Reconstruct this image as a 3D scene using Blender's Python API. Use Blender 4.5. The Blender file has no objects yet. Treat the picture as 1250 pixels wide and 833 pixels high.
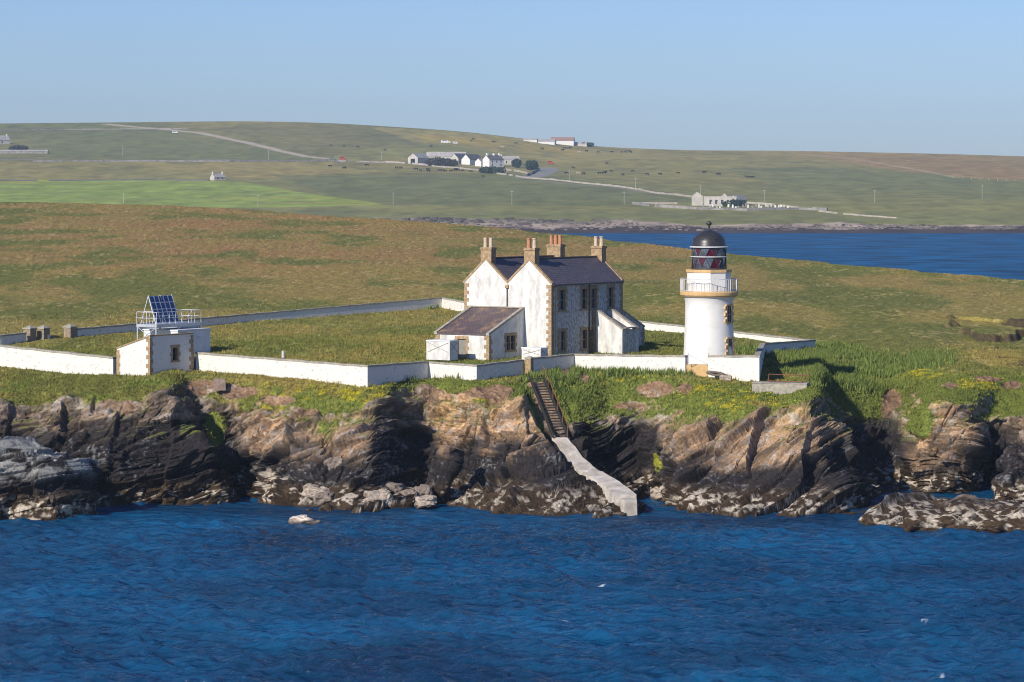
import bpy, math, random
import numpy as np
R = math.radians
random.seed(7); rng = np.random.default_rng(7)
scene = bpy.context.scene
C = scene.collection
# ------------------------------------------------------------------ camera, world, sun
F = 3900.0; H = 26.0; YH = 225.0           # focal length in photo pixels, camera height, horizon row
cd = bpy.data.cameras.new('camera'); cam = bpy.data.objects.new('camera', cd); C.objects.link(cam)
cam.location = (0, 0, H); cam.rotation_euler = (R(90), 0, 0)
cd.sensor_width = 36; cd.lens = F/1250*36; cd.shift_y = -(416.5-YH)/1250
cd.clip_start = 1; cd.clip_end = 120000
scene.camera = cam
SUN_EL = R(29); SX, SY = -0.60, -0.80
w = bpy.data.worlds.new('World'); scene.world = w; w.use_nodes = True
nt = w.node_tree; nt.nodes.clear()
sky = nt.nodes.new('ShaderNodeTexSky'); sky.sky_type = 'NISHITA'; sky.sun_disc = False
sky.sun_elevation = SUN_EL; sky.sun_rotation = math.atan2(SX, SY)
sky.air_density = 1.0; sky.dust_density = 0.3; sky.ozone_density = 1.5; sky.altitude = 0
bg = nt.nodes.new('ShaderNodeBackground'); bg.inputs[1].default_value = 0.068
wo = nt.nodes.new('ShaderNodeOutputWorld')
tint = nt.nodes.new('ShaderNodeVectorMath'); tint.operation = 'MULTIPLY'; tint.inputs[1].default_value = (.68, .91, 1.52)
nt.links.new(sky.outputs[0], tint.inputs[0]); nt.links.new(tint.outputs[0], bg.inputs[0]); nt.links.new(bg.outputs[0], wo.inputs[0])
sl = bpy.data.lights.new('sun', 'SUN'); sl.energy = 4.7; sl.angle = R(0.5); sl.color = (1.0, 0.92, 0.80)
sun = bpy.data.objects.new('sun', sl); C.objects.link(sun)
from mathutils import Vector, Matrix
sd = Vector((SX*math.cos(SUN_EL), SY*math.cos(SUN_EL), math.sin(SUN_EL)))
sun.rotation_euler = sd.to_track_quat('Z', 'Y').to_euler(); sun.location = (-60, -60, 90)
vs = scene.view_settings; vs.view_transform = 'Standard'; vs.look = 'None'; vs.exposure = 0.22; vs.gamma = 1
HAZE = 0.00008
try: scene.cycles.filter_width = 1.0
except Exception: pass

def P(px, row, d): return ((px-625)*d/F, d, H-(row-YH)*d/F)
def WD(row): return F*H/(row-YH)           # distance of the water seen at a row

# ------------------------------------------------------------------ noise
def _h(ix, iy, iz, s=0):
    n = (ix.astype(np.int64)*374761393 + iy.astype(np.int64)*668265263 + iz.astype(np.int64)*2147483647 + s*974634777) & 0xffffffff
    n = ((n ^ (n >> 13))*1274126177) & 0xffffffff
    n = ((n ^ (n >> 16))*2246822519) & 0xffffffff
    return ((n ^ (n >> 15)) & 0xffffff)/float(0xffffff)
def hsh(a, b=None, s=0):
    a = np.floor(a); b = np.zeros_like(a) if b is None else np.floor(b)
    return _h(a, b, np.zeros_like(a), s)
def noise(x, y, z, s=0):
    x0, y0, z0 = np.floor(x), np.floor(y), np.floor(z)
    fx, fy, fz = x-x0, y-y0, z-z0
    fx = fx*fx*(3-2*fx); fy = fy*fy*(3-2*fy); fz = fz*fz*(3-2*fz)
    r = 0
    for i in (0, 1):
        for j in (0, 1):
            for k in (0, 1):
                r = r + _h(x0+i, y0+j, z0+k, s)*(fx if i else 1-fx)*(fy if j else 1-fy)*(fz if k else 1-fz)
    return r
def fbm(x, y, z, oct=4, s=0):
    r = 0; a = .5; t = 0
    for o in range(oct):
        r = r+a*noise(x, y, z, s+o); t += a; a *= .5; x = x*2.03; y = y*2.03; z = z*2.03
    return r/t
def sst(a, b, x):
    t = np.clip((x-a)/(b-a), 0, 1); return t*t*(3-2*t)
def mix(a, b, t):
    return a*(1-t[..., None]) + np.asarray(b)*t[..., None]

# ------------------------------------------------------------------ materials
def newmat(name):
    m = bpy.data.materials.new(name); m.use_nodes = True
    n = m.node_tree; b = n.nodes['Principled BSDF']; return m, n, b
def N(n, t, **k):
    o = n.nodes.new(t)
    for a, v in k.items(): setattr(o, a, v)
    return o
def attr_mat(name, rough=.9, spec=.2, bump=.5, scale=6.0, var=.35, bdist=.12):
    m, n, b = newmat(name)
    a = N(n, 'ShaderNodeAttribute', attribute_name='col')
    g = N(n, 'ShaderNodeNewGeometry')
    t = N(n, 'ShaderNodeTexNoise'); t.inputs['Scale'].default_value = scale; t.inputs['Detail'].default_value = 6; t.inputs['Roughness'].default_value = .65
    n.links.new(g.outputs['Position'], t.inputs['Vector'])
    r = N(n, 'ShaderNodeMapRange'); r.inputs[1].default_value = .3; r.inputs[2].default_value = .7; r.inputs[3].default_value = 1-var; r.inputs[4].default_value = 1+var
    n.links.new(t.outputs[0], r.inputs[0])
    mx = N(n, 'ShaderNodeVectorMath', operation='SCALE')
    n.links.new(a.outputs['Color'], mx.inputs[0]); n.links.new(r.outputs[0], mx.inputs['Scale'])
    n.links.new(mx.outputs[0], b.inputs['Base Color'])
    if bump:
        bp = N(n, 'ShaderNodeBump'); bp.inputs['Strength'].default_value = bump; bp.inputs['Distance'].default_value = bdist
        n.links.new(t.outputs[0], bp.inputs['Height']); n.links.new(bp.outputs[0], b.inputs['Normal'])
    b.inputs['Roughness'].default_value = rough; b.inputs['Specular IOR Level'].default_value = spec
    return m
def mat(name, c, c2=None, scale=2.0, rough=.85, bump=.3, spec=.25, lo=.4, hi=.65, metal=0, detail=6, bdist=.03, stretch=(1, 1, 1), fine=None):
    m, n, b = newmat(name)
    tc = N(n, 'ShaderNodeTexCoord'); mp = N(n, 'ShaderNodeMapping'); mp.inputs['Scale'].default_value = stretch
    n.links.new(tc.outputs['Object'], mp.inputs[0])
    t = N(n, 'ShaderNodeTexNoise'); t.inputs['Scale'].default_value = scale; t.inputs['Detail'].default_value = detail; t.inputs['Roughness'].default_value = .7
    n.links.new(mp.outputs[0], t.inputs['Vector'])
    cr = N(n, 'ShaderNodeValToRGB'); cr.color_ramp.elements[0].position = lo; cr.color_ramp.elements[1].position = hi
    cr.color_ramp.elements[0].color = (*(c2 or [v*.75 for v in c]), 1); cr.color_ramp.elements[1].color = (*c, 1)
    n.links.new(t.outputs[0], cr.inputs[0]); n.links.new(cr.outputs[0], b.inputs['Base Color'])
    if bump:
        bp = N(n, 'ShaderNodeBump'); bp.inputs['Strength'].default_value = bump; bp.inputs['Distance'].default_value = bdist
        t2 = N(n, 'ShaderNodeTexNoise'); t2.inputs['Scale'].default_value = fine or scale*4; t2.inputs['Detail'].default_value = 4
        n.links.new(tc.outputs['Object'], t2.inputs['Vector'])
        n.links.new(t2.outputs[0], bp.inputs['Height']); n.links.new(bp.outputs[0], b.inputs['Normal'])
    b.inputs['Roughness'].default_value = rough; b.inputs['Specular IOR Level'].default_value = spec; b.inputs['Metallic'].default_value = metal
    return m
def slate_mat(name, c, c2, patch=None, lo=.5, hi=.62):
    m, n, b = newmat(name)
    tc = N(n, 'ShaderNodeTexCoord')
    mp = N(n, 'ShaderNodeMapping'); n.links.new(tc.outputs['UV'], mp.inputs[0])
    br = N(n, 'ShaderNodeTexBrick'); br.inputs['Scale'].default_value = 1; br.inputs['Brick Width'].default_value = .34; br.inputs['Row Height'].default_value = .24
    br.inputs['Mortar Size'].default_value = .014; br.inputs['Color1'].default_value = (*c, 1); br.inputs['Color2'].default_value = (*c2, 1); br.inputs['Mortar'].default_value = (c[0]*.35, c[1]*.35, c[2]*.35, 1)
    n.links.new(mp.outputs[0], br.inputs['Vector'])
    t = N(n, 'ShaderNodeTexNoise'); t.inputs['Scale'].default_value = .9; t.inputs['Detail'].default_value = 8; t.inputs['Roughness'].default_value = .72
    n.links.new(tc.outputs['Object'], t.inputs['Vector'])
    cr = N(n, 'ShaderNodeValToRGB'); cr.color_ramp.elements[0].position = lo; cr.color_ramp.elements[1].position = hi
    cr.color_ramp.elements[0].color = (0, 0, 0, 1); cr.color_ramp.elements[1].color = (1, 1, 1, 1)
    n.links.new(t.outputs[0], cr.inputs[0])
    mx = N(n, 'ShaderNodeMix', data_type='RGBA'); n.links.new(cr.outputs[0], mx.inputs[0]); n.links.new(br.outputs[0], mx.inputs[6])
    mx.inputs[7].default_value = (*(patch or [v*1.6 for v in c]), 1)
    n.links.new(mx.outputs[2], b.inputs['Base Color'])
    bp = N(n, 'ShaderNodeBump'); bp.inputs['Strength'].default_value = .6; bp.inputs['Distance'].default_value = .02
    n.links.new(br.outputs['Fac'], bp.inputs['Height']); bp.invert = True; n.links.new(bp.outputs[0], b.inputs['Normal'])
    b.inputs['Roughness'].default_value = .6; b.inputs['Specular IOR Level'].default_value = .3
    return m
M = {}
M['ground'] = attr_mat('ground_and_rock', .92, .15, .9, 4.0, .5, .16)
M['far'] = attr_mat('far_pasture', .95, .1, 0, .12, .14)
M['blade'] = attr_mat('grass_blades', .7, .2, 0, 3.0, .2)
M['harl'] = mat('weathered_whitewash', (.66, .65, .62), (.44, .43, .40), 1.7, .9, .5, lo=.33, hi=.55, bdist=.05, fine=7, stretch=(1, 1, .4))
M['harl2'] = mat('patchy_whitewash', (.56, .55, .53), (.20, .19, .17), 4.5, .9, .6, lo=.36, hi=.58, bdist=.06, fine=6, stretch=(1, 1, .6))
M['rubblewall'] = mat('whitewashed_rubble', (.68, .66, .61), (.36, .34, .30), 2.4, .95, .7, lo=.30, hi=.44, bdist=.07, fine=3.5, stretch=(1, 1, 1.6))
M['towerwhite'] = mat('fresh_white_paint', (.70, .69, .66), (.61, .60, .56), 1.2, .7, .3, lo=.3, hi=.5, fine=9, bdist=.02)
M['ochre'] = mat('ochre_paint', (.66, .44, .20), (.52, .34, .16), 3, .7, .2)
M['sand'] = mat('sandstone_dressing', (.46, .32, .18), (.25, .18, .11), 3.5, .9, .7, fine=9)
M['coping'] = mat('coping_stone', (.44, .39, .31), (.25, .24, .20), 2.5, .9, .7, fine=8)
M['slate'] = slate_mat('purple_slate', (.095, .085, .105), (.13, .115, .135), (.15, .13, .13), .52, .75)
M['slate2'] = slate_mat('lichened_slate', (.10, .075, .085), (.14, .10, .10), (.30, .19, .10), .50, .68)
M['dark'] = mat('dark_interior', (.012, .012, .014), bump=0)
M['glass'] = mat('window_glass', (.03, .035, .04), bump=0, rough=.08, spec=.6)
M['frame'] = mat('grey_sash_paint', (.34, .33, .31), rough=.6, bump=.1)
M['wood'] = mat('weathered_door_wood', (.30, .29, .26), (.18, .17, .15), 6, .8, .3, stretch=(4, 4, .5))
M['iron'] = mat('black_iron', (.03, .03, .032), (.05, .045, .04), 4, .45, .1, spec=.5)
M['dome'] = mat('black_dome_paint', (.022, .022, .026), (.035, .033, .035), 3, .38, .1, spec=.5)
M['whitemetal'] = mat('white_painted_metal', (.72, .73, .74), rough=.45, bump=.05)
M['galv'] = mat('galvanised_steel', (.55, .57, .60), (.42, .43, .46), 5, .4, .1, metal=.3)
M['red'] = mat('ruby_glass', (.11, .006, .018), (.04, .004, .010), 2, .12, 0, spec=.6)
M['clear'] = mat('pale_glass', (.12, .13, .17), (.04, .045, .06), 1.2, .1, 0, spec=.7)
M['potyellow'] = mat('buff_chimney_pot', (.62, .48, .36), rough=.8)
M['potorange'] = mat('terracotta_chimney_pot', (.50, .24, .13), (.38, .18, .10), 4, .8)
M['solar'] = mat('solar_cells', (.012, .045, .16), (.010, .03, .11), 6, .18, 0, spec=.6)
M['concrete'] = mat('pale_concrete', (.60, .55, .49), (.33, .29, .24), .8, .9, .8, lo=.36, hi=.62)
M['rust'] = mat('rusty_iron', (.28, .11, .05), (.12, .06, .04), 8, .8, .3)
M['stepwood'] = mat('stair_timber_with_shade', (.055, .05, .045), (.03, .026, .024), 6, .7, .2)  # timber colour darkened to carry the shade on the stairs; bush trunks reuse it
M['sandpillar'] = mat('brown_rubble_pillar', (.36, .28, .20), (.20, .16, .12), 5, .95, .9, fine=6, bdist=.06)
M['hutwhite'] = mat('white_hut_panel', (.78, .80, .82), (.66, .68, .70), 1, .6, .1)
M['greystone'] = mat('grey_stone', (.34, .32, .29), (.18, .17, .16), .6, .95, .5, bdist=.2)
M['farwhite'] = mat('far_white_render', (.78, .77, .74), rough=.9, bump=0)
M['fargrey'] = mat('far_grey_render', (.56, .52, .46), (.42, .39, .35), .3, .9, 0)
M['farroof'] = mat('far_dark_slates', (.09, .09, .10), (.13, .12, .12), .4, .8, 0)
M['farroofred'] = mat('far_brown_roof', (.24, .15, .12), (.30, .19, .15), .3, .8, 0)
M['farroofpale'] = mat('far_sheet_roof', (.42, .40, .37), (.30, .28, .26), .3, .7, 0)
M['pole'] = mat('weathered_pole', (.42, .39, .34), rough=.9, bump=0)
M['cow'] = mat('black_hide', (.012, .011, .010), (.02, .016, .012), 2, .7, 0)
M['cowpale'] = mat('cream_hide', (.50, .42, .32), rough=.8, bump=0)
M['redpaint'] = mat('red_paint', (.45, .05, .03), rough=.5, bump=0)
M['whitepaint'] = mat('white_car_paint', (.75, .75, .75), rough=.4, bump=0)
M['greypaint'] = mat('grey_car_paint', (.16, .18, .21), rough=.4, bump=0)

# ------------------------------------------------------------------ object helpers
class MB:
    def __init__(s): s.v = []; s.f = []; s.uv = None
    def add(s, vs_, fs):
        o = len(s.v); s.v += [tuple(p) for p in vs_]; s.f += [tuple(i+o for i in f) for f in fs]; return s
    def box(s, x0, x1, y0, y1, z0, z1, bev=0):
        s.add([(x0, y0, z0), (x1, y0, z0), (x1, y1, z0), (x0, y1, z0), (x0, y0, z1), (x1, y0, z1), (x1, y1, z1), (x0, y1, z1)],
              [(0, 3, 2, 1), (4, 5, 6, 7), (0, 1, 5, 4), (1, 2, 6, 5), (2, 3, 7, 6), (3, 0, 4, 7)]); return s
    def hexa(s, b, t):   # bottom 4, top 4
        s.add(list(b)+list(t), [(0, 3, 2, 1), (4, 5, 6, 7), (0, 1, 5, 4), (1, 2, 6, 5), (2, 3, 7, 6), (3, 0, 4, 7)]); return s
    def tube(s, p, q, r, n=8, r2=None):
        p = Vector(p); q = Vector(q); d = (q-p).normalized(); a = d.orthogonal().normalized(); b = d.cross(a); r2 = r if r2 is None else r2
        vs_ = []
        for c, rr in ((p, r), (q, r2)):
            for i in range(n):
                t = 2*math.pi*i/n; vs_.append(c+(a*math.cos(t)+b*math.sin(t))*rr)
        fs = [(i, (i+1) % n, n+(i+1) % n, n+i) for i in range(n)]+[tuple(range(n))[::-1], tuple(range(n, 2*n))]
        return s.add(vs_, fs)
    def lathe(s, prof, n=48, c=(0, 0), a0=0, caps=True):
        vs_ = []
        for r, z in prof:
            for i in range(n):
                t = 2*math.pi*i/n+a0; vs_.append((c[0]+r*math.cos(t), c[1]+r*math.sin(t), z))
        fs = []
        for k in range(len(prof)-1):
            for i in range(n): fs.append((k*n+i, k*n+(i+1) % n, (k+1)*n+(i+1) % n, (k+1)*n+i))
        if caps: fs += [tuple(range(n))[::-1], tuple(range((len(prof)-1)*n, len(prof)*n))]
        return s.add(vs_, fs)
    def prism(s, pts, y0, y1):   # polygon in xz extruded along y
        n = len(pts)
        return s.add([(x, y0, z) for x, z in pts]+[(x, y1, z) for x, z in pts],
                     [tuple(range(n)), tuple(range(n, 2*n))[::-1]]+[(i, i+n, (i+1) % n+n, (i+1) % n) for i in range(n)])
    def prismx(s, pts, x0, x1):  # polygon in yz extruded along x
        n = len(pts)
        return s.add([(x0, y, z) for y, z in pts]+[(x1, y, z) for y, z in pts],
                     [tuple(range(n))[::-1], tuple(range(n, 2*n))]+[(i, (i+1) % n, (i+1) % n+n, i+n) for i in range(n)])
    def build(s, name, m, parent=None, smooth=False, uv=None, label=None):
        me = bpy.data.meshes.new(name); me.from_pydata(s.v, [], s.f); me.materials.append(m)
        import bmesh
        b = bmesh.new(); b.from_mesh(me); bmesh.ops.recalc_face_normals(b, faces=b.faces); b.to_mesh(me); b.free()
        if smooth:
            me.shade_smooth(); 
            try: me.set_sharp_from_angle(angle=R(35))
            except Exception: pass
        if uv:
            l = me.uv_layers.new(name='UVMap')
            for lp in me.loops: l.data[lp.index].uv = uv(me.vertices[lp.vertex_index].co)
        o = bpy.data.objects.new(name, me); C.objects.link(o)
        if parent: o.parent = parent
        if label: o['label'] = label
        return o
def tag(o, label, cat, group=None, kind=None):
    if label: o['label'] = label
    if cat: o['category'] = cat
    if group: o['group'] = group
    if kind: o['kind'] = kind
    return o
def thing(name, label, cat, loc, rz=0, group=None):
    o = bpy.data.objects.new(name, None); C.objects.link(o); o.location = loc; o.rotation_euler = (0, 0, rz); o.empty_display_size = .5
    return tag(o, label, cat, group)
def copy_tree(o, parent=None):
    c = o.copy(); C.objects.link(c)
    if parent: c.parent = parent
    for ch in list(o.children): copy_tree(ch, c)
    return c
def grid_obj(name, X, Y, Z, m, col=None, smooth=False, parent=None):
    r, c = X.shape
    me = bpy.data.meshes.new(name)
    co = np.stack([X, Y, Z], -1).reshape(-1, 3).astype(np.float32)
    idx = np.arange(r*c).reshape(r, c)
    q = np.stack([idx[:-1, :-1], idx[:-1, 1:], idx[1:, 1:], idx[1:, :-1]], -1).reshape(-1, 4)
    me.vertices.add(len(co)); me.vertices.foreach_set('co', co.ravel())
    me.loops.add(q.size); me.loops.foreach_set('vertex_index', q.ravel().astype(np.int32))
    me.polygons.add(len(q)); me.polygons.foreach_set('loop_start', np.arange(0, q.size, 4, dtype=np.int32))
    me.polygons.foreach_set('use_smooth', np.full(len(q), smooth))
    me.update(calc_edges=True)
    if col is not None: set_col(me, col.reshape(-1, 3))
    me.materials.append(m)
    o = bpy.data.objects.new(name, me); C.objects.link(o)
    if parent: o.parent = parent
    return o
def set_col(me, col):
    a = me.attributes.new('col', 'FLOAT_COLOR', 'POINT')
    a.data.foreach_set('color', np.concatenate([np.clip(col, 0, 1), np.ones((len(col), 1))], 1).astype(np.float32).ravel())

# ------------------------------------------------------------------ rock shape and colour
_gx = np.linspace(-90, 90, 1801)
_dippx = np.array([-400, 60, 200, 280, 300, 420, 470, 520, 600, 660, 760, 820, 860, 1000, 1060, 1110, 1200, 1700])
_dip = np.array([10, 10, 14, 22, 24, 20, 26, -8, -4, 16, 34, 36, 36, 34, 30, -8, -14, -14.])
_tan = np.tan(np.radians(np.interp(_gx*F/262+625, _dippx, _dip)))
_G = np.concatenate([[0], np.cumsum((_tan[1:]+_tan[:-1])/2*np.diff(_gx))])
def bedt(x, y, z):
    f = np.floor((x*.8-y*.6)/6.5+1.5*noise(x*.11, y*.11, z*.16, 4))
    return z-np.interp(x, _gx, _G)+.20*(y-260)+.9*hsh(f, None, 5)+(hsh(f, None, 6)-.5)*.34*(x*.8-y*.6-6.5*f)+.10*fbm(x*.2, y*.2, z*.2, 2, 3)
def rock_disp(x, y, z, k=1.0, fine=1.0, soften=1):
    t = bedt(x, y, z)
    d = .8*(fbm(x*.16, y*.16, z*.16, 2, 11)-.5)
    sv = x*.8-y*.6
    # angular masses bounded by steep joints
    for q, (sc, am, ang) in enumerate(((3.6, 1.5, .5), (1.8, 1.0, -.45))):
        a_ = (sv+ang*z)/sc+.5*noise(x*.2, y*.2, z*.2, 150+q); b_ = t/(sc*.75)+hsh(a_, None, 155+q); ka, kb = np.floor(a_), np.floor(b_); fa, fb = a_-ka-.5, b_-kb-.5
        h0, h1, h2 = (hsh(ka, kb, 160+3*q+i)-.5 for i in range(3))
        d = d+am*(h0*.9+1.5*h1*fa+1.2*h2*fb)
    if d.ndim == 2 and soften:
        for _ in range(soften):
            q_ = np.pad(d, 1, mode='edge'); q_ = (q_[:-2]+2*q_[1:-1]+q_[2:])/4; d = (q_[:, :-2]+2*q_[:, 1:-1]+q_[:, 2:])/4
    md = .18+.82*sst(.38, .62, noise(x*.42, y*.42, z*.55, 170)*.6+noise(x*1.1, y*1.1, z*1.3, 171)*.4)
    md = md*fine
    for q, (th, am, bl) in enumerate(((1.1, .55, 2.6), (.42, .42, 1.2), (.2, .12, .5))):
        tt = t/th+.4*noise(t/th*.6, sv*.12, t*0, 20+q); kk = np.floor(tt); fr = tt-kk
        ss = sv/bl+hsh(kk, None, 31+q)*10+.2*noise(x/bl, y/bl, z/bl, 50+q); jj = np.floor(ss); fs = ss-jj
        d = d+am*(.5*(hsh(kk, None, 41+q)-.5)+.75*(hsh(kk, jj, 47+q)-.5)+.7*(hsh(kk, jj, 57+q)-.5)*(fs-.5))*(md*sst(1.0, 3.8, z) if q == 2 else md if q else 1)
        crack = np.minimum(np.minimum(fs, 1-fs)*bl, .13)/.13
        d = d-(.42, .12, .0)[q]*(1-crack)*(hsh(kk, jj, 61+q) > .4)
        d = d-(.40, .28, .04)[q]*(md if q else .25+.75*md)*np.clip(1-fr*th/.14, 0, 1)*(.3+.7*(hsh(kk, jj, 67+q) > .3))
    return d*k
def rock_col(x, y, z, nz, wet=0, barn=1.0):
    px = x*F/y+625
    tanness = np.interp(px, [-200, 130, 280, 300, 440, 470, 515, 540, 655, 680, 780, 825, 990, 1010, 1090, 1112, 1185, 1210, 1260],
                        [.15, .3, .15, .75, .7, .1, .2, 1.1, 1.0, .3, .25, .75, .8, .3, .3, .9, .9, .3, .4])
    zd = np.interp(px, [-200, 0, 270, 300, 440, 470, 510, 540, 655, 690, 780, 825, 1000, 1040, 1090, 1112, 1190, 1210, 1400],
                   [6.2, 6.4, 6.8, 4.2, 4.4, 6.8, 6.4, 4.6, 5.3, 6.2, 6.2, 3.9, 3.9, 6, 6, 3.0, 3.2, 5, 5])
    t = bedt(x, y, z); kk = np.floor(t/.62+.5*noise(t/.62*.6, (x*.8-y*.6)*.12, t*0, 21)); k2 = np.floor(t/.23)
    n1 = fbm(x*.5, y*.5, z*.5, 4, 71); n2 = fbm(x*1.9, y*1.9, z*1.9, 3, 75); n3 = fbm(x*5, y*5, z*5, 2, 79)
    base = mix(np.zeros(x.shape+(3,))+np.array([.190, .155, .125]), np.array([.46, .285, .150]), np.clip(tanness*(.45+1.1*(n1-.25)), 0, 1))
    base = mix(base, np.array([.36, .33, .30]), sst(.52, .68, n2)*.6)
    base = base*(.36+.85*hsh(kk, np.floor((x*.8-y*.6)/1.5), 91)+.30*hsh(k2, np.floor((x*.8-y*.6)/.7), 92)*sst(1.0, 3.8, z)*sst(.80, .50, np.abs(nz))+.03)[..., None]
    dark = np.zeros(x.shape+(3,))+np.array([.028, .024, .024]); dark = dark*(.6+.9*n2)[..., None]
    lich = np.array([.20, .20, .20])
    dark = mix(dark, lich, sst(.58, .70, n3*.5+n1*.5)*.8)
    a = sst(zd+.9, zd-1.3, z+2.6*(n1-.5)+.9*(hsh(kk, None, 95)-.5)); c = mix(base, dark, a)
    low = np.zeros(x.shape+(3,))+np.array([.050, .033, .020]); low = low*(.5+1.1*n2)[..., None]
    b = sst(2.3, 1.3, z+1.3*(n1-.5)); c = mix(c, low, b)
    bn = np.interp(px, [0, 130, 290, 330, 360, 540, 600, 660, 770, 830, 1060, 1300], [.8, .5, .9, 1.0, .8, .8, .55, .8, .8, .9, .9, 1])*barn
    streak = fbm(x*1.9+.6*z, y*1.7, z*2.6+.6*t, 4, 85)
    pat = sst(.525, .60, streak+.13*(n3-.5)-.10*(1-bn)+.10*(nz-.4)*.5)
    zl = np.interp(px, [280, 300, 350, 380], [1.0, 1.9, 1.9, 1.15])
    c = mix(c, np.array([.50, .44, .36]), pat*sst(zl+.9, zl-.1, z+.8*(n1-.5))*sst(.12, .32, z)*np.minimum(bn, 1))
    yl = np.exp(-(((px-803)/7)**2+((z-2.6)/.9)**2)); c = mix(c, np.array([.30, .30, .03]), sst(.40, .7, yl*(.1+1.7*n2))*.8)
    return c

# ------------------------------------------------------------------ the island: lines from water to skyline, columns along the coast
cols = [ # L0(px,row)   L1(px,row,d)   L2(px,row,d)   L3(px,row,d)
 ((-260,616),(-260,560,260.5),(-260,490,265),(-260,452,283)),
 ((0,616),(0,560,261),(0,492,265),(0,455,279)),
 ((60,615),(60,556,261.5),(55,486,265.5),(60,460,277)),
 ((110,617),(108,560,260.5),(105,494,265),(110,462,275)),
 ((200,617),(190,555,260.5),(165,489,265),(175,462,272)),
 ((283,616),(262,555,261),(206,478,265.5),(210,458,272.5)),
 ((288,605),(276,552,269),(222,474,272.5),(222,457,275)),
 ((293,605),(288,537,268.5),(255,488,271.5),(250,460,274.5)),
 ((322,610),(318,550,264.5),(318,495,268.5),(320,463,271.5)),
 ((353,619),(375,575,259.5),(380,502,265),(380,468,269.2)),
 ((430,625),(425,578,258),(435,498,264.5),(447,474,267)),
 ((468,621),(455,578,258),(466,488,264.5),(470,471,268.5)),
 ((500,619),(500,592,262.5),(478,474,270.6),(490,466,272.2)),
 ((535,617),(525,588,266),(515,472,273.2),(528,462,275)),
 ((570,620),(575,580,264),(570,480,269.5),(580,466,272.3)),
 ((620,628),(640,553,263),(640,490,267.5),(635,465,274)),
 ((680,632),(664,546,263.5),(660,492,267),(650,464,275)),
 ((720,632),(680,541,264.5),(688,503,269),(690,461,277)),
 ((776,630),(700,548,264.5),(708,505,270),(720,460,278)),
 ((784,611),(748,580,269.5),(738,535,272.5),(745,458,278.5)),
 ((796,606),(785,570,271),(778,524,274),(790,457,278)),
 ((808,611),(808,560,266),(812,515,270),(825,459,276)),
 ((822,622),(822,592,257.5),(842,505,267),(850,462,275.5)),
 ((900,630),(900,588,257),(900,500,265),(900,468,272.5)),
 ((960,630),(965,588,256),(958,492,265),(950,466,276)),
 ((1030,628),(1022,582,257),(992,485,264),(990,458,280)),
 ((1060,620),(1042,578,259),(1000,488,268),(1001,453,286)),
 ((1070,602),(1056,588,272),(1030,560,276),(1016,470,288)),
 ((1090,598),(1085,582,275),(1082,560,279.5),(1082,471,294)),
 ((1118,599),(1110,580,273.5),(1106,558,277.5),(1106,457,296)),
 ((1130,601),(1113,556,269),(1122,505,272),(1128,462,288)),
 ((1150,602),(1145,555,268),(1142,488,271),(1155,457,287)),
 ((1180,602),(1176,555,268),(1166,488,271.5),(1183,456,286)),
 ((1192,601),(1190,560,268.5),(1185,500,272),(1205,457,286)),
 ((1200,591),(1205,550,275),(1205,512,278),(1225,456,286)),
 ((1235,590),(1235,545,276),(1235,505,279),(1248,455,287)),
 ((1248,600),(1252,555,271),(1254,505,276),(1275,455,287)),
 ((1480,602),(1480,555,270),(1480,492,276),(1490,455,287))]
L = [[], [], [], []]
for c0, c1, c2, c3 in cols:
    L[0].append(P(c0[0], c0[1], WD(c0[1]))); L[1].append(P(*c1)); L[2].append(P(*c2)); L[3].append(P(*c3))
L = np.array(L)                                    # line, col, xyz
seg = np.linalg.norm(np.diff(L, axis=1)[:3], axis=-1).mean(0)
vis = np.array([1.0 if 0 <= c[2][0] <= 1250 else .3 for c in cols]); wseg = seg*(vis[1:]+vis[:-1])/2
S = np.concatenate([[0], np.cumsum(wseg)]); NC = 1500
s = np.linspace(0, S[-1], NC)
g = np.exp(-.5*(np.arange(-14, 15)/5.5)**2); g /= g.sum()
def smooth1(a):
    return np.convolve(np.pad(a, 14, mode='reflect', reflect_type='odd'), g, 'valid')
LI = np.stack([np.stack([smooth1(np.interp(s, S, L[l, :, k])) for k in range(3)], -1) for l in range(4)])
px3 = LI[3, :, 0]*F/LI[3, :, 1]+625
def line(pts):
    pts = np.array(pts, float); d = np.interp(px3, pts[:, 0], pts[:, 2]); r = np.interp(px3, pts[:, 0], pts[:, 1])
    gg = np.exp(-.5*(np.arange(-60, 61)/25)**2); gg /= gg.sum()
    sm = lambda a: np.convolve(np.pad(a, 60, mode='edge'), gg, 'valid')
    d = sm(d); r = sm(r)
    return np.stack([(px3-625)*d/F, d, H-(r-YH)*d/F], -1)
L4 = line([(-260,415,300),(0,415,302),(88,412,305),(300,393,328),(540,379,347),(700,392,342),(800,405,331),(930,428,312),(992,431,318),(1100,424,318),(1250,424,316),(1490,424,316)])
L5 = line([(-260,330,395),(0,330,400),(300,325,410),(540,330,400),(700,340,390),(900,362,362),(992,372,360),(1250,395,345),(1490,400,340)])
L6 = line([(-260,246,620),(0,246,620),(250,252,600),(400,264,560),(500,269,540),(576,275,525),(704,288,500),(900,311,452),(1000,320,435),(1110,330,415),(1250,342,400),(1490,352,385)])
L7 = L6+np.stack([L6[:, 0]*.10, L6[:, 1]*.12, -3.0-0*L6[:, 2]], -1)
L8 = L7+np.stack([L7[:, 0]*.2, L7[:, 1]*.22, -L7[:, 2]-3], -1)
Lm = LI[0].copy(); Lm[:, 1] -= 2.5; Lm[:, 2] = -2.2
lines = [Lm, LI[0], LI[1], LI[2], LI[3], L4, L5, L6, L7, L8]
cnt = [8, 100, 120, 75, 150, 80, 60, 10, 5]
rows = []; V = []
for a in range(9):
    t = np.arange(cnt[a])/cnt[a]
    V += list(a+t)
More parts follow.
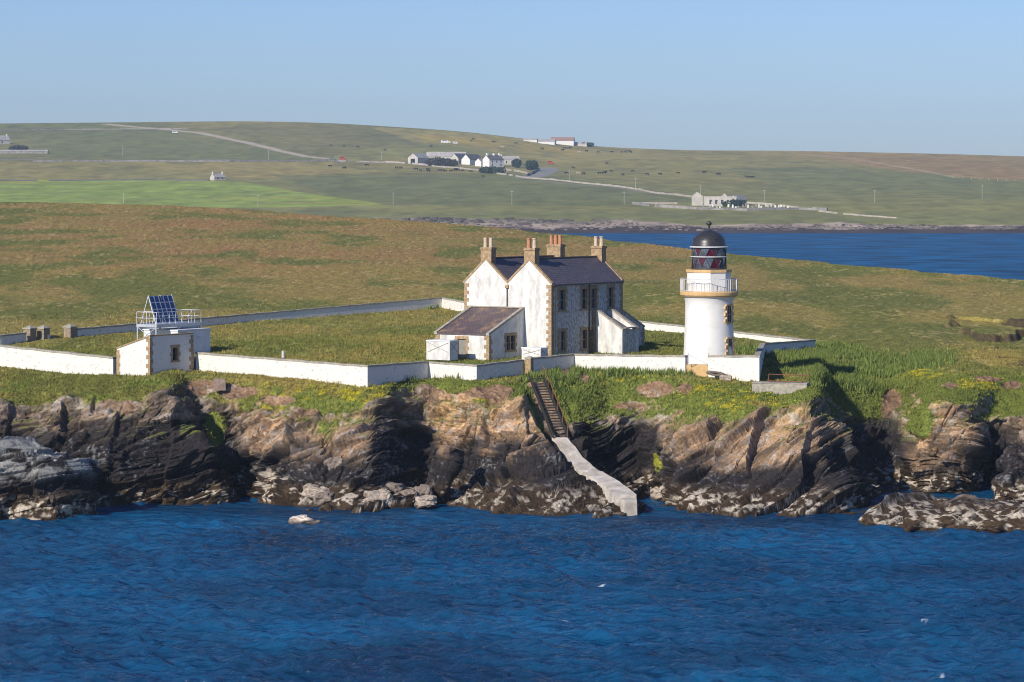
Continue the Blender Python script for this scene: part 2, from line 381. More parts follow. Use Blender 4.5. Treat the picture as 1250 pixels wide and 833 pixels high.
V.append(9.0); V = np.array(V)-1                   # 0 = water, 1 = L1, 2 = L2 (turf edge), 3 = L3 ...
A = np.stack(lines)                                # 10,NC,3
B = np.stack([np.stack([np.interp(V+1, np.arange(10), A[:, c, k]) for c in range(NC)], 1) for k in range(3)], -1)
# soften the plateau part along rows
def smrow(B, r0, r1, wd):
    gg = np.exp(-.5*(np.arange(-3*wd, 3*wd+1)/wd)**2); gg /= gg.sum()
    for c in range(NC):
        z = B[:, c, 2]; zz = np.convolve(np.pad(z, 3*wd, mode='edge'), gg, 'valid'); B[r0:r1, c, 2] = zz[r0:r1]
rL2, rL3 = 8+220, 8+295
Zk = B[:, :, 2].copy(); smrow(B, rL3+30, len(V)-16, 12)
bw = (sst(2.95, 3.2, V)*sst(6.0, 5.5, V))[:, None]; B[:, :, 2] = Zk*(1-bw)+B[:, :, 2]*bw
X, Y, Z = B[..., 0].copy(), B[..., 1].copy(), B[..., 2].copy()
VV = np.repeat(V[:, None], NC, 1)
def normals(X, Y, Z):
    du = np.stack([np.gradient(q, axis=1) for q in (X, Y, Z)], -1); dv = np.stack([np.gradient(q, axis=0) for q in (X, Y, Z)], -1)
    n = np.cross(du, dv); return n/np.maximum(np.linalg.norm(n, axis=-1, keepdims=True), 1e-9)
Nn = normals(X, Y, Z)
def blur(a, wd):
    gg = np.exp(-.5*(np.arange(-3*wd, 3*wd+1)/wd)**2); gg /= gg.sum(); k = 3*wd
    a = sum(gg[i]*np.pad(a, ((0, 0), (k, k), (0, 0)), mode='edge')[:, i:i+a.shape[1]] for i in range(2*k+1))
    return sum(gg[i]*np.pad(a, ((k, k), (0, 0), (0, 0)), mode='edge')[i:i+a.shape[0]] for i in range(2*k+1))
Nn = blur(Nn, 9); Nn /= np.maximum(np.linalg.norm(Nn, axis=-1, keepdims=True), 1e-6)
PXg = X*F/Y+625; ROWg = YH+(H-Z)*F/Y
def blob(cx, cy, rx, ry): return np.exp(-(((PXg-cx)/rx)**2+((ROWg-cy)/ry)**2)**2)
big = fbm(X*.10, Y*.10, Z*.10, 3, 5)
wr = sst(2.15, 1.75, VV+.9*(fbm(X*.35, Y*.35, Z*.35, 3, 8)-.5))*sst(-.9, -.2, VV)
soil = np.zeros_like(X)
for b in ((245,472,26,9),(290,478,24,8),(338,488,24,6),(372,503,20,7),(712,462,8,7),(800,476,26,10),(770,496,22,5),(835,474,10,8),(1088,492,14,20),(528,480,26,10),(590,480,40,7),
          (690,455,8,6),(140,500,40,10),(30,500,25,7),(1205,463,18,4),(1235,470,14,5),(1160,470,12,4)):
    soil = np.maximum(soil, blob(*b))
soil = sst(.34, .48, soil*(.0+1.0*fbm(X*.45, Y*.45, Z*.9, 4, 9)+.75*fbm(X*1.4, Y*1.4, Z*1.9, 3, 10)))
green = np.zeros_like(X)
for b in ((262,525,14,26),(700,495,24,22),(735,500,26,22),(780,520,44,12),(1125,515,14,20),(1060,470,26,40),(1090,455,70,16),(300,490,12,16),(400,492,40,10),(890,500,36,10)):
    green = np.maximum(green, blob(*b))
green = sst(.3, .5, green*(.1+1.6*fbm(X*.5, Y*.5, Z*.6, 5, 19)))
deep = np.maximum(sst(1008, 1018, PXg)*sst(1122, 1108, PXg)*sst(488, 520, ROWg+30*(fbm(X*.4, Y*.4, Z*.4, 3, 12)-.5)), sst(700, 712, PXg)*sst(830, 815, PXg)*sst(500, 520, ROWg+30*(fbm(X*.4, Y*.4, Z*.4, 3, 12)-.5)))
wr = np.maximum(wr*(1-green), deep*(VV > -.2)*(VV < 2.98))
rk = np.clip(np.maximum(wr, soil*.7), 0, 1)
rdisp = rock_disp(X, Y, Z, fine=.40+.85*sst(.88, .55, np.abs(Nn[..., 2])))
disp = rdisp*wr + (fbm(X*.8, Y*.8, Z*.8, 4, 14)-.5)*1.3*soil
tuft = (fbm(X*1.3, Y*.9, Z*1.3, 4, 15)-.5)*.45
disp = disp + tuft*(1-rk)*sst(-.5, 0, VV)*(.5+.5*sst(3.5, 2.5, VV))
edge = sst(1.3, 1.95, VV)*sst(2.6, 2.05, VV)     # uneven turf lip
disp = disp + edge*1.7*(fbm(X*.35, Y*.35, Z*.1, 3, 18)-.55)
X += Nn[..., 0]*disp*(VV < 7); Y += Nn[..., 1]*disp*(VV < 7); Z += Nn[..., 2]*disp*(VV < 7)
# the walled yard lies a little higher than the slope outside
yard = [P(px, 430, d+(1.25 if d < 290 else .2))[:2] for px, d in ((-160,292),(0,283.4),(143,276),(190,276.5),(238,279.5),(300,275),(448,268.2),(522,276.2),(581,273.5),(637,279.6),(700,285.2),(839,278.7),(924,274.9),(930,309),(990,318),(795,331),(540,350),(300,327),(88,305),(0,297),(-160,292))]
def inside(x, y, poly):
    r = np.zeros(x.shape, bool); n = len(poly)
    for i in range(n):
        x1, y1 = poly[i]; x2, y2 = poly[(i+1) % n]
        if y1 == y2: continue
        c = ((y1 > y) != (y2 > y)) & (x < (x2-x1)*(y-y1)/(y2-y1)+x1); r ^= c
    return r
Z += .75*inside(X, Y, yard)*(VV > 2.9)*sst(3.75, 3.35, VV)*(1-.75*np.exp(-(((PXg-850)/22)**2+((Y-279)/4)**2)**2))
PATHS = [([(683.5,534,265.7),(702,559,262.3),(717.5,573,260.1),(721,575.5,259.5),(746,589,256.2),(762,603.5,253.6),(768,622,250.4),(768,634,248.8)], 1.25, .28), ([(655,462,274.0),(684,534,265.6)], 1.3, .35)]
onpath = np.zeros_like(X)
for pth, wd, gap in PATHS:
    q = [P(*p) for p in pth]
    for (x1, y1, z1), (x2, y2, z2) in zip(q[:-1], q[1:]):
        l2 = (x2-x1)**2+(y2-y1)**2; t = np.clip(((X-x1)*(x2-x1)+(Y-y1)*(y2-y1))/l2, 0, 1)
        dd = np.hypot(X-x1-t*(x2-x1), Y-y1-t*(y2-y1)); zp = z1+t*(z2-z1)-gap
        lim = zp+np.clip(dd-wd, 0, 9)*1.8; m_ = dd < wd+1.5
        Z = np.where(m_, np.minimum(Z, lim), Z); onpath = np.maximum(onpath, (dd < min(wd, .95))*1.0)
Nn = normals(X, Y, Z)
PXg = X*F/Y+625; ROWg = YH+(H-Z)*F/Y
# colours
gn1 = fbm(X*.06, Y*.03, X*0, 4, 101); gn2 = fbm(X*.5, Y*.3, X*0, 4, 105); gn3 = fbm(X*2.2, Y*1.2, Z, 3, 109)
GREEN = np.array([.150, .155, .034]); OLIVE = np.array([.26, .21, .056]); BROWN = np.array([.32, .172, .066]); STRAW = np.array([.37, .29, .12]); LUSH = np.array([.150, .178, .034])
gcol = np.zeros(X.shape+(3,))+OLIVE
browness = np.interp(PXg, [0, 300, 700, 950, 1250], [.95, 1.0, .75, .55, .4])*sst(395, 300, ROWg+30*(gn1-.5))
gcol = mix(gcol, BROWN, np.clip(browness*(.35+1.1*(gn1-.2)), 0, 1)*sst(.28, .66, gn2*.75+gn1*.25+.06)*.9)
gcol = mix(gcol, GREEN, sst(.46, .68, fbm(X*.13, Y*.06, X*0, 5, 121)+.10*sst(300, 420, ROWg)))
gcol = mix(gcol, STRAW, sst(.56, .72, gn3*.55+gn2*.45)*.6)
near = sst(3.15, 2.8, VV)
yardm = inside(X, Y, yard).astype(float)
gcol = mix(gcol, LUSH, yardm*.45*sst(.35, .6, gn2))
gcol = mix(gcol, LUSH, near*sst(.42, .58, gn2+.25*sst(480, 700, PXg)-.10*sst(300, 150, PXg)))
gcol = gcol*(.62+.8*gn3)[..., None]
geo = sst(960, 1020, PXg)*near; gcol = mix(gcol, LUSH*.9, geo*.6)
gcol = mix(gcol, LUSH*1.05, green*.8)
yel = np.zeros_like(X)
for cx, cy, rx, ry in ((400,478,70,12),(470,485,40,10),(340,500,30,8),(300,470,30,6),(570,486,40,6),(900,490,50,12),(850,478,40,8),(960,500,30,8),(600,480,20,8),(1200,470,40,8),(1130,458,30,5),(690,480,14,10),(760,465,40,6)):
    yel = np.maximum(yel, np.exp(-(((PXg-cx)/rx)**2+((ROWg-cy)/ry)**2)))
flw = sst(.58, .66, fbm(X*1.5, Y*1.5, Z*1.5, 3, 131)+.16*(yel-.6))*sst(.1, .5, yel)
gcol = mix(gcol, np.array([.40, .34, .02]), flw*.75)
SOIL = np.array([.23, .145, .088]); scol = SOIL*(.5+.9*fbm(X*1.5, Y*1.5, Z*1.5, 3, 141))[..., None]
gcol = mix(gcol, scol, soil)
# worn track on the shoulder of the hill, far right peat cuts
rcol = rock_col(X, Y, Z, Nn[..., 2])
steep = sst(.62, .42, Nn[..., 2]+.25*(fbm(X*1.2, Y*1.2, Z*1.2, 3, 151)-.5))
rmask = np.clip(wr*sst(.25, .55, wr+.0)+.0, 0, 1)
mossy = sst(.72, .9, Nn[..., 2])*sst(4.3, 6.0, Z)*wr*sst(.48, .6, fbm(X*.9, Y*.9, Z*.9, 3, 161))
rmask = rmask*(1-mossy*.9)
near_steep = steep*(VV > 1.8)*(VV < 2.7)*(1-green)
rmask = np.clip(np.maximum(np.maximum(rmask, near_steep*.8), onpath), 0, 1)
scar = sst(1130, 1190, PXg)*sst(355, 375, ROWg)*sst(452, 440, ROWg)*(VV > 2.8)*(VV < 5)
sf = fbm(X*.16, Y*.09, X*0, 4, 171); Z += scar*(sst(.49, .54, sf)*.7-.35)
gcol = mix(gcol, np.array([.07, .05, .03]), scar*sst(.465, .49, sf)*sst(.56, .535, sf)*.95)
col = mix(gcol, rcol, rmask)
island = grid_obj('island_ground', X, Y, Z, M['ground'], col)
tag(island, None, None, kind='structure')
grassmask = (1-rmask)*(1-soil)*(1-onpath)

_r3 = rL3
_colpx = PXg[_r3+60]
def gz(x, y):
    """ground height of the island above the cliff"""
    px = x*F/y+625; c = int(np.clip(np.searchsorted(px3, px), 1, NC-1))
    yy = Y[_r3-20:, c]; zz = Z[_r3-20:, c]
    return float(np.interp(y, np.maximum.accumulate(yy), zz))

# ------------------------------------------------------------------ sea
xs = np.concatenate([-np.geomspace(1500, 62, 40), np.arange(-61, 61, .17), np.geomspace(62, 1500, 40)])
ys = np.concatenate([np.linspace(-500, 100, 30), np.linspace(110, 152, 40)[:-1], np.arange(152, 274, .24), np.geomspace(274.5, 2000, 120), np.geomspace(2050, 4500, 20)])
WX, WY = np.meshgrid(xs, ys)
wz = np.zeros_like(WX); dxw = np.zeros_like(WX)
amp = sst(66, 58, np.abs(WX))*sst(138, 154, WY)*sst(290, 272, WY)
calm = 1-.6*sst(238, 252, WY+.12*WX*0)
wa = rng.normal(R(-118), R(34), 54); wl = np.geomspace(.6, 7.0, 54); ph = rng.uniform(0, 6.28, 54)
gust = .55+.9*fbm(WX*.035, WY*.02, WX*0, 3, 201)
for a, l, p in zip(wa, wl, ph):
    k = 2*math.pi/l; th = k*(WX*math.cos(a)+WY*math.sin(a))+p
    am = .0145*l**.52
    wz += am*np.sin(th)
    dxw += am*np.cos(th)
wz = wz+.35*np.maximum(wz, 0)**2/.1*.3
wz *= amp*calm*gust
sea = None
def water_mat():
    m = bpy.data.materials.new('sea_water'); m.use_nodes = True; n = m.node_tree; n.nodes.clear()
    g_ = N(n, 'ShaderNodeNewGeometry'); out = N(n, 'ShaderNodeOutputMaterial')
    mp = N(n, 'ShaderNodeMapping'); mp.inputs['Scale'].default_value = (.8, 1.25, 1); mp.inputs['Rotation'].default_value = (0, 0, R(24))
    n.links.new(g_.outputs['Position'], mp.inputs[0])
    t1 = N(n, 'ShaderNodeTexNoise'); t1.inputs['Scale'].default_value = 4.2; t1.inputs['Detail'].default_value = 5; t1.inputs['Roughness'].default_value = .6; t1.inputs['Distortion'].default_value = .3
    t2 = N(n, 'ShaderNodeTexNoise'); t2.inputs['Scale'].default_value = .6; t2.inputs['Detail'].default_value = 4; t2.inputs['Distortion'].default_value = .5
    for t in (t1, t2): n.links.new(mp.outputs[0], t.inputs['Vector'])
    b1 = N(n, 'ShaderNodeBump'); b1.inputs['Strength'].default_value = 1.0; b1.inputs['Distance'].default_value = .36
    b2 = N(n, 'ShaderNodeBump'); b2.inputs['Strength'].default_value = 1.0; b2.inputs['Distance'].default_value = .8
    n.links.new(t1.outputs[0], b1.inputs['Height']); n.links.new(t2.outputs[0], b2.inputs['Height']); n.links.new(b2.outputs[0], b1.inputs['Normal'])
    t3 = N(n, 'ShaderNodeTexNoise'); t3.inputs['Scale'].default_value = .05; t3.inputs['Detail'].default_value = 6
    n.links.new(g_.outputs['Position'], t3.inputs['Vector'])
    cr = N(n, 'ShaderNodeValToRGB'); cr.color_ramp.elements[0].position = .35; cr.color_ramp.elements[1].position = .65
    cr.color_ramp.elements[0].color = (.0010, .024, .066, 1); cr.color_ramp.elements[1].color = (.0022, .070, .172, 1)
    n.links.new(t3.outputs[0], cr.inputs[0])
    a = N(n, 'ShaderNodeAttribute', attribute_name='col')
    mx = N(n, 'ShaderNodeMix', data_type='RGBA'); n.links.new(a.outputs['Fac'], mx.inputs[0]); n.links.new(cr.outputs[0], mx.inputs[6]); mx.inputs[7].default_value = (.7, .73, .75, 1)
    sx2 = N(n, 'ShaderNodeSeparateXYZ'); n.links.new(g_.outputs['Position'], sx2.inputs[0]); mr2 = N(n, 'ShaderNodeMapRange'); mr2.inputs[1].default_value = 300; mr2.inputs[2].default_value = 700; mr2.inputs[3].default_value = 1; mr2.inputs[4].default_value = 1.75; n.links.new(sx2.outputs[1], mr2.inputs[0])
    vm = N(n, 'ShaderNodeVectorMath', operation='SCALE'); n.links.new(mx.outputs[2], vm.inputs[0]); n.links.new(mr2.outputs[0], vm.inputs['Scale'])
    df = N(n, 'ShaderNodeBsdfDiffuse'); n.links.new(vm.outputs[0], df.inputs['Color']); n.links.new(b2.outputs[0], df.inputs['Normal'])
    gl = N(n, 'ShaderNodeBsdfGlossy'); gl.inputs['Roughness'].default_value = .08; gl.inputs['Color'].default_value = (1, 1, 1, 1); n.links.new(b1.outputs[0], gl.inputs['Normal'])
    fr = N(n, 'ShaderNodeFresnel'); fr.inputs['IOR'].default_value = 1.33; n.links.new(b1.outputs[0], fr.inputs['Normal'])
    # wave slopes too small to model keep distant water from mirroring the horizon: cap the reflectance, lower far out
    sx_ = N(n, 'ShaderNodeSeparateXYZ'); n.links.new(g_.outputs['Position'], sx_.inputs[0])
    mr = N(n, 'ShaderNodeMapRange'); mr.inputs[1].default_value = 240; mr.inputs[2].default_value = 600; mr.inputs[3].default_value = .40; mr.inputs[4].default_value = .10; n.links.new(sx_.outputs[1], mr.inputs[0])
    mn = N(n, 'ShaderNodeMath', operation='MINIMUM'); n.links.new(fr.outputs[0], mn.inputs[0]); n.links.new(mr.outputs[0], mn.inputs[1])
    ms = N(n, 'ShaderNodeMixShader'); n.links.new(mn.outputs[0], ms.inputs[0]); n.links.new(df.outputs[0], ms.inputs[1]); n.links.new(gl.outputs[0], ms.inputs[2])
    n.links.new(ms.outputs[0], out.inputs['Surface'])
    return m
foam = np.zeros_like(WX)
nf = fbm(WX*1.2, WY*.8, WX*0, 4, 211)
for fx, fy, sx_, sy_ in ((735,717,.3,.4),(1131,765,.3,.35),(608,793,.25,.3),(1148,828,.2,.25),(690,760,.3,.3)):
    d_ = WD(fy); x_ = (fx-625)*d_/F
    foam = np.maximum(foam, np.exp(-(((WX-x_)/sx_)**2+((WY-d_)/sy_)**2)))
foam = sst(.42, .85, foam*(.0+1.6*fbm(WX*3.0, WY*2.2, WX*0, 3, 213)))*.8
sea = grid_obj('sea', WX, WY, wz, water_mat(), np.repeat(foam[..., None], 3, -1), smooth=True)
tag(sea, None, None, kind='structure')

# ------------------------------------------------------------------ far shore and hills
fpx = np.linspace(-650, 1900, 1900)
def fl(d, pts):
    pts = np.array(pts, float); r = np.interp(fpx, pts[:, 0], pts[:, 1])
    gg = np.exp(-.5*(np.arange(-60, 61)/22)**2); gg /= gg.sum(); r = np.convolve(np.pad(r, 60, mode='edge'), gg, 'valid')
    return (np.full_like(fpx, d), r)
wob = 6*(fbm(fpx*.02, fpx*0, fpx*0, 4, 301)-.5)
FLN = [fl(1640, [(0,291),(1250,291)]), fl(1690, [(0,285),(1250,285)]), fl(1716, [(0,279),(1250,278.5)]), fl(1742, [(0,272),(700,273),(800,274.5),(1250,275)]), (np.full_like(fpx, 1752), fl(0, [(0,268),(700,269.5),(800,272),(1100,272.5),(1250,273)])[1]+wob*.35),
       fl(1900, [(0,252),(1250,254)]), fl(2200, [(0,226),(600,228),(900,234),(1250,234)]), fl(2600, [(0,199),(500,204),(700,206),(950,213),(1250,214)]),
       fl(3300, [(-650,160),(-200,152),(0,151),(100,150),(200,149),(300,148),(400,150),(480,155),(560,160),(620,167),(700,177),(760,181),(850,184),(950,184),(1050,186),(1150,188),(1250,191),(1500,200)])]
fz = []
for d, r in FLN: fz.append(np.stack([(fpx-625)*d/F, d, H-(r-YH)*d/F], -1))
b9 = fz[-1]+np.stack([fz[-1][:, 0]*.12, fz[-1][:, 1]*.12, -22+0*fpx], -1); b10 = b9+np.stack([b9[:, 0]*.2, b9[:, 1]*.2, -b9[:, 2]-5], -1)
fz += [b9, b10]
fc = [4, 8, 8, 6, 60, 70, 70, 80, 6, 4]
FV = np.concatenate([a+np.arange(c)/c for a, c in enumerate(fc)]+[[10.0]])
FA = np.stack(fz); nF = len(fpx)
FB = np.stack([np.stack([np.interp(FV, np.arange(11), FA[:, c, k]) for c in range(nF)], 1) for k in range(3)], -1)
FX, FY, FZ = FB[..., 0], FB[..., 1], FB[..., 2]
rr0 = 4+8+8+6
gg = np.exp(-.5*(np.arange(-30, 31)/11)**2); gg /= gg.sum()
FZs = np.stack([np.convolve(np.pad(FZ[:, c], 30, mode='edge'), gg, 'valid') for c in range(nF)], 1)
wgt = sst(4.1, 4.5, FV)[:, None]; wgt = wgt*sst(8.0, 7.6, FV)[:, None]
FZ = FZ*(1-wgt)+FZs*wgt
FZ = FZ+(fbm(FX*.006, FY*.006, FX*0, 3, 305)-.5)*5*sst(4.2, 5.0, FV)[:, None]*sst(8.0, 7.7, FV)[:, None]
lowc = sst(1.2, 1.8, FV)*sst(4.2, 3.9, FV); FZ = FZ+lowc[:, None]*3.5*(fbm(FX*.05, FY*.06, FX*0, 5, 306)-.5)
FPX = FX*F/FY+625; FROW = YH+(H-FZ)*F/FY
def far_at(px, row):
    c = int(np.clip(np.searchsorted(fpx, px), 1, nF-1)); r = FROW[24:-13, c]; y = FY[24:-13, c]
    d = float(np.interp(-row, -np.maximum.accumulate(r[::-1])[::-1], y)) ; z = float(np.interp(d, y, FZ[24:-13, c]))
    return ((px-625)*d/F, d, z)
def far_z(x, y):
    px = x*F/y+625; c = int(np.clip(np.searchsorted(fpx, px), 1, nF-1)); return float(np.interp(y, FY[24:-9, c], FZ[24:-9, c]))
n1 = fbm(FX*.004, FY*.0025, FX*0, 4, 311); n2 = fbm(FX*.03, FY*.012, FX*0, 4, 315); n3 = fbm(FX*.12, FY*.05, FX*0, 3, 319)
def poly(pts): return inside(FPX+1.0*(n3-.5), FROW+.9*(n2-.5), pts).astype(float)
G1 = np.array([.190, .190, .075]); G2 = np.array([.135, .150, .068]); TAN = np.array([.29, .235, .09]); GOLD = np.array([.36, .27, .06]); HEATH = np.array([.28, .185, .095]); BRIGHT = np.array([.22, .30, .065])
fcol = np.zeros(FX.shape+(3,))+G1
for pts, cc, a in (
    ([(-300,151),(200,150),(260,163),(330,181),(380,192),(380,197),(-300,199)], G2, .8),
    ([(170,150),(480,150),(520,178),(480,190),(420,196),(380,192),(330,181),(250,163)], G2*1.02+np.array([.02, .0, 0]), .8),
    ([(-300,199),(380,198),(390,216),(230,219),(-300,221)], (G1+TAN)/2, .6),
    ([(140,199),(480,198),(640,208),(600,214),(300,218)], TAN, .6),
    ([(-300,221),(220,219),(300,223),(380,237),(470,249),(400,252),(200,256),(-300,262)], BRIGHT, .95),
    ([(400,195),(520,188),(640,205),(690,218),(640,214),(420,211)], (TAN+G1)/2, .8),
    ([(330,214),(640,210),(780,232),(860,246),(700,252),(470,250),(400,238)], G2*1.02, .8),
    ([(420,186),(480,176),(560,186),(500,192),(400,196)], G1*1.1, .8),
    ([(450,155),(560,161),(640,170),(780,182),(900,186),(900,196),(760,194),(680,200),(600,185),(500,172)], (TAN+G1*.6)*.72, .8),
    ([(500,163),(600,170),(720,184),(700,190),(600,180),(520,172)], GOLD, .55),
    ([(640,200),(760,195),(950,200),(1000,212),(900,226),(800,228),(700,216)], (G1+TAN)/2, .7),
    ([(900,183),(1550,186),(1550,226),(1250,222),(1170,216),(1080,206),(980,196)], HEATH, .8),
    ([(780,183),(960,183),(1060,203),(960,205),(780,192)], (TAN+G1)/2, .7),
    ([(880,206),(980,204),(1170,217),(1400,226),(1400,240),(1100,232),(930,222)], G2*1.05, .7),
    ([(1000,218),(1140,228),(1400,236),(1400,248),(1050,240),(900,232)], (G1+G2)/2, .8),
    ([(-300,255),(1550,262),(1550,276),(-300,276)], G2*1.1, .5)):
    fcol = mix(fcol, cc, poly(pts)*a)
fcol = mix(fcol, TAN, sst(.5, .7, n1+.25*(n2-.5))*.35*(FROW < 219))
fcol = mix(fcol, G2*.8, sst(.56, .70, n2)*.4)
bf_ = poly([(-300,221),(220,219),(300,223),(380,237),(470,249),(400,252),(200,256),(-300,262)]); fcol = fcol*(1+bf_*(.04*np.sin(FY*.16+FX*.03)+.5*(n2-.5)))[..., None]; fcol = mix(fcol, GOLD*.9, bf_*sst(.55, .72, fbm(FX*.008, FY*.03, FX*0, 3, 340))*.3)
fcol = fcol*1.12*(.66+.68*n3)[..., None]*np.array([1.05, 1.0, .8])
shore = sst(4.35, 3.9, FV)[:, None]*np.ones_like(FX)
rocks = np.array([.20, .17, .14])*(.1+1.8*fbm(FX*.12, FY*.1, FZ*.3, 3, 331))[..., None]
beach = np.array([.36, .28, .22])*(.45+1.1*n3)[..., None]; tide = np.array([.055, .040, .040])*(.6+.9*n3)[..., None]
vv = FV[:, None]+.7*(n2-.5)+0*FX
sc = mix(beach, rocks, sst(3.2, 3.7, vv)*sst(.42, .58, n2+.15*sst(700, 560, FPX))); sc = mix(sc, tide, sst(2.35, 2.0, vv))
edge_ = 4.0-.75*sst(760, 820, FPX); fcol = mix(fcol, sc, sst(.15, -.15, vv-edge_))
def track(pts, wd, cc, a=.9):
    global fcol
    best = np.full(FX.shape, 1e9)
    q = [far_at(*p) for p in pts]
    for (x1, y1, _), (x2, y2, _) in zip(q[:-1], q[1:]):
        L2_ = (x2-x1)**2+(y2-y1)**2; t = np.clip(((FX-x1)*(x2-x1)+(FY-y1)*(y2-y1))/L2_, 0, 1)
        best = np.minimum(best, np.hypot(FX-x1-t*(x2-x1), FY-y1-t*(y2-y1)))
    fcol = mix(fcol, cc, sst(wd*1.3, wd*.7, best+wd*.5*(n3-.5))*a)
track([(130,151.5),(190,157),(250,163.5),(300,174),(340,184),(372,191),(400,194)], 5, np.array([.50, .42, .32]))
track([(-100,196.5),(100,196),(400,196.5),(500,200),(560,205)], 7, np.array([.24, .22, .19]), .8)
track([(640,218),(665,212),(672,205)], 7, np.array([.26, .25, .24]))
track([(655,221),(760,230),(850,240)], 6, np.array([.26, .24, .18]), .5)
far = grid_obj('far_hills', FX, FY, FZ, M['far'], fcol, smooth=True)
tag(far, None, None, kind='structure')

# ------------------------------------------------------------------ haze
hz = MB().box(-1750, 1750, -620, 4800, -6, 135).build('haze', None or M['dark'])
hz.data.materials.clear()
hm = bpy.data.materials.new('sea_haze'); hm.use_nodes = True; hn = hm.node_tree; hn.nodes.clear()
ho = hn.nodes.new('ShaderNodeOutputMaterial'); pv = hn.nodes.new('ShaderNodeVolumePrincipled')
pv.inputs['Color'].default_value = (.60, .78, 1.0, 1); pv.inputs['Density'].default_value = HAZE; pv.inputs['Anisotropy'].default_value = 0
hn.links.new(pv.outputs[0], ho.inputs['Volume']); hz.data.materials.append(hm)
tag(hz, None, None, kind='stuff')

# ------------------------------------------------------------------ house helpers
UA = math.atan2(.839, .545)                       # direction along the house front
class RV:
    def __init__(s): s.h = {}
    def hole(s, k): return s.h.setdefault(k, MB())
    def build(s, name, m, parent):
        for q in s.h.values(): q.build(name, m, parent)
def wall_open(mb, rv, x0, x1, z0, z1, holes, y, depth=.28, out=-1):
    """upright wall sheet in the xz plane at y with openings; reveals go into rv; out = outward y sign"""
    xs_ = sorted({x0, x1, *[h[0] for h in holes], *[h[1] for h in holes]}); zs_ = sorted({z0, z1, *[h[2] for h in holes], *[h[3] for h in holes]})
    for i in range(len(xs_)-1):
        for j in range(len(zs_)-1):
            cx, cz = (xs_[i]+xs_[i+1])/2, (zs_[j]+zs_[j+1])/2
            if any(h[0] < cx < h[1] and h[2] < cz < h[3] for h in holes): continue
            mb.add([(xs_[i], y, zs_[j]), (xs_[i+1], y, zs_[j]), (xs_[i+1], y, zs_[j+1]), (xs_[i], y, zs_[j+1])], [(0, 1, 2, 3)])
    yi = y-out*depth
    for a, b, c, d in holes:
        for p, q in (((a, c), (b, c)), ((b, c), (b, d)), ((b, d), (a, d)), ((a, d), (a, c))):
            rv.hole((a, b, c, d)).add([(p[0], y, p[1]), (q[0], y, q[1]), (q[0], yi, q[1]), (p[0], yi, p[1])], [(0, 1, 2, 3)])
def surround(mb, a, b, c, d, y, out=-1, pr=.03, w=.2, alt=.17):
    """dressed stone round an opening with long and short jamb stones"""
    y1 = y+out*pr; lo, hi = min(y+out*.002, y1), max(y+out*.002, y1)
    n = max(2, round((d-c)/.32)); hh = (d-c)/n
    for i in range(n):
        e = w+(alt if i % 2 else 0)
        mb.box(a-e, a, lo, hi, c+i*hh+.008, c+(i+1)*hh-.008); mb.box(b, b+e, lo, hi, c+i*hh+.008, c+(i+1)*hh-.008)
    mb.box(a-w-alt*.6, b+w+alt*.6, lo, hi, d, d+.26); mb.box(a-w-.05, b+w+.05, lo-(.04 if out < 0 else 0), hi+(.04 if out > 0 else 0), c-.16, c)
def window(parent, a, b, c, d, y, out=-1, depth=.2, light=False, mull=True):
    yi = y-out*depth; t = .05; f = MB(); lo, hi = yi-.03, yi+.03
    f.box(a, a+t, lo, hi, c, d); f.box(b-t, b, lo, hi, c, d); f.box(a+t, b-t, lo, hi, d-t, d); f.box(a+t, b-t, lo, hi, c, c+t)
    zm = (c+d)/2; f.box(a+t, b-t, lo-.01, hi+.01, zm-.035, zm+.035)
    if mull: f.box((a+b)/2-.018, (a+b)/2+.018, lo+.01, hi-.01, zm+.035, d-t); f.box((a+b)/2-.018, (a+b)/2+.018, lo+.01, hi-.01, c+t, zm-.035)
    o = f.build('window', M['frame'], parent)
    MB().box(a+t, b-t, yi-.005, yi+.005, c+t, d-t).build('pane', M['glass'], o)
    return o
def rot_part(o, rz, loc):     # a part built in its own plane, turned into place
    o.rotation_euler = (0, 0, rz); o.location = loc
def quoins(mb, x, y, z0, z1, sx, sy, hh=.34, a=.52, b=.30, pr=.025):
    """corner stones at (x,y); sx, sy point inward along the two walls"""
    n = int((z1-z0)/hh); hh = (z1-z0)/n
    for i in range(n):
        lx, ly = (a, b) if i % 2 else (b, a)
        x_0, x_1 = sorted((x-sx*pr, x+sx*lx)); y_0, y_1 = sorted((y-sy*pr, y+sy*ly))
        mb.box(x_0, x_1, y_0, y_1, z0+i*hh+.01, z0+(i+1)*hh-.01)
def uvxy(ax, k=1.0):
    return (lambda co: (co.x, (abs(co.y)+co.z)*k)) if ax == 'x' else (lambda co: (co.y, (co.x+co.z)*k))

# ------------------------------------------------------------------ keepers' house
hx, hy = 3.53, 287.0
hz0 = gz(hx, hy)-.1
house = thing('keepers_house', 'two-storey white double-gabled house with slate roofs and sandstone dressings, beside the lighthouse', 'house', (hx, hy, hz0), UA)
EH = 17.0-hz0; RH = 19.12-hz0; LN = 12.4; GW = 4.7
wl_, rv_ = MB(), RV()
front = [(1.35, 2.35, EH-3.05+.65, EH-.55), (5.15, 6.1, EH-2.4, EH-.55), (6.85, 7.75, EH-2.4, EH-.55), (9.9, 10.75, EH-2.4, EH-.55),
         (1.35, 2.35, .75, 2.5), (5.15, 6.1, .75, 2.5)]
doorh = (6.45, 7.0-.02, .0, 2.45)
front[0] = (1.35, 2.35, EH-2.4, EH-.55)
wall_open(wl_, rv_, 0, LN, -1, EH, front+[doorh], 0)
gab = lambda x, s: [(0, 0), (0, 0)]
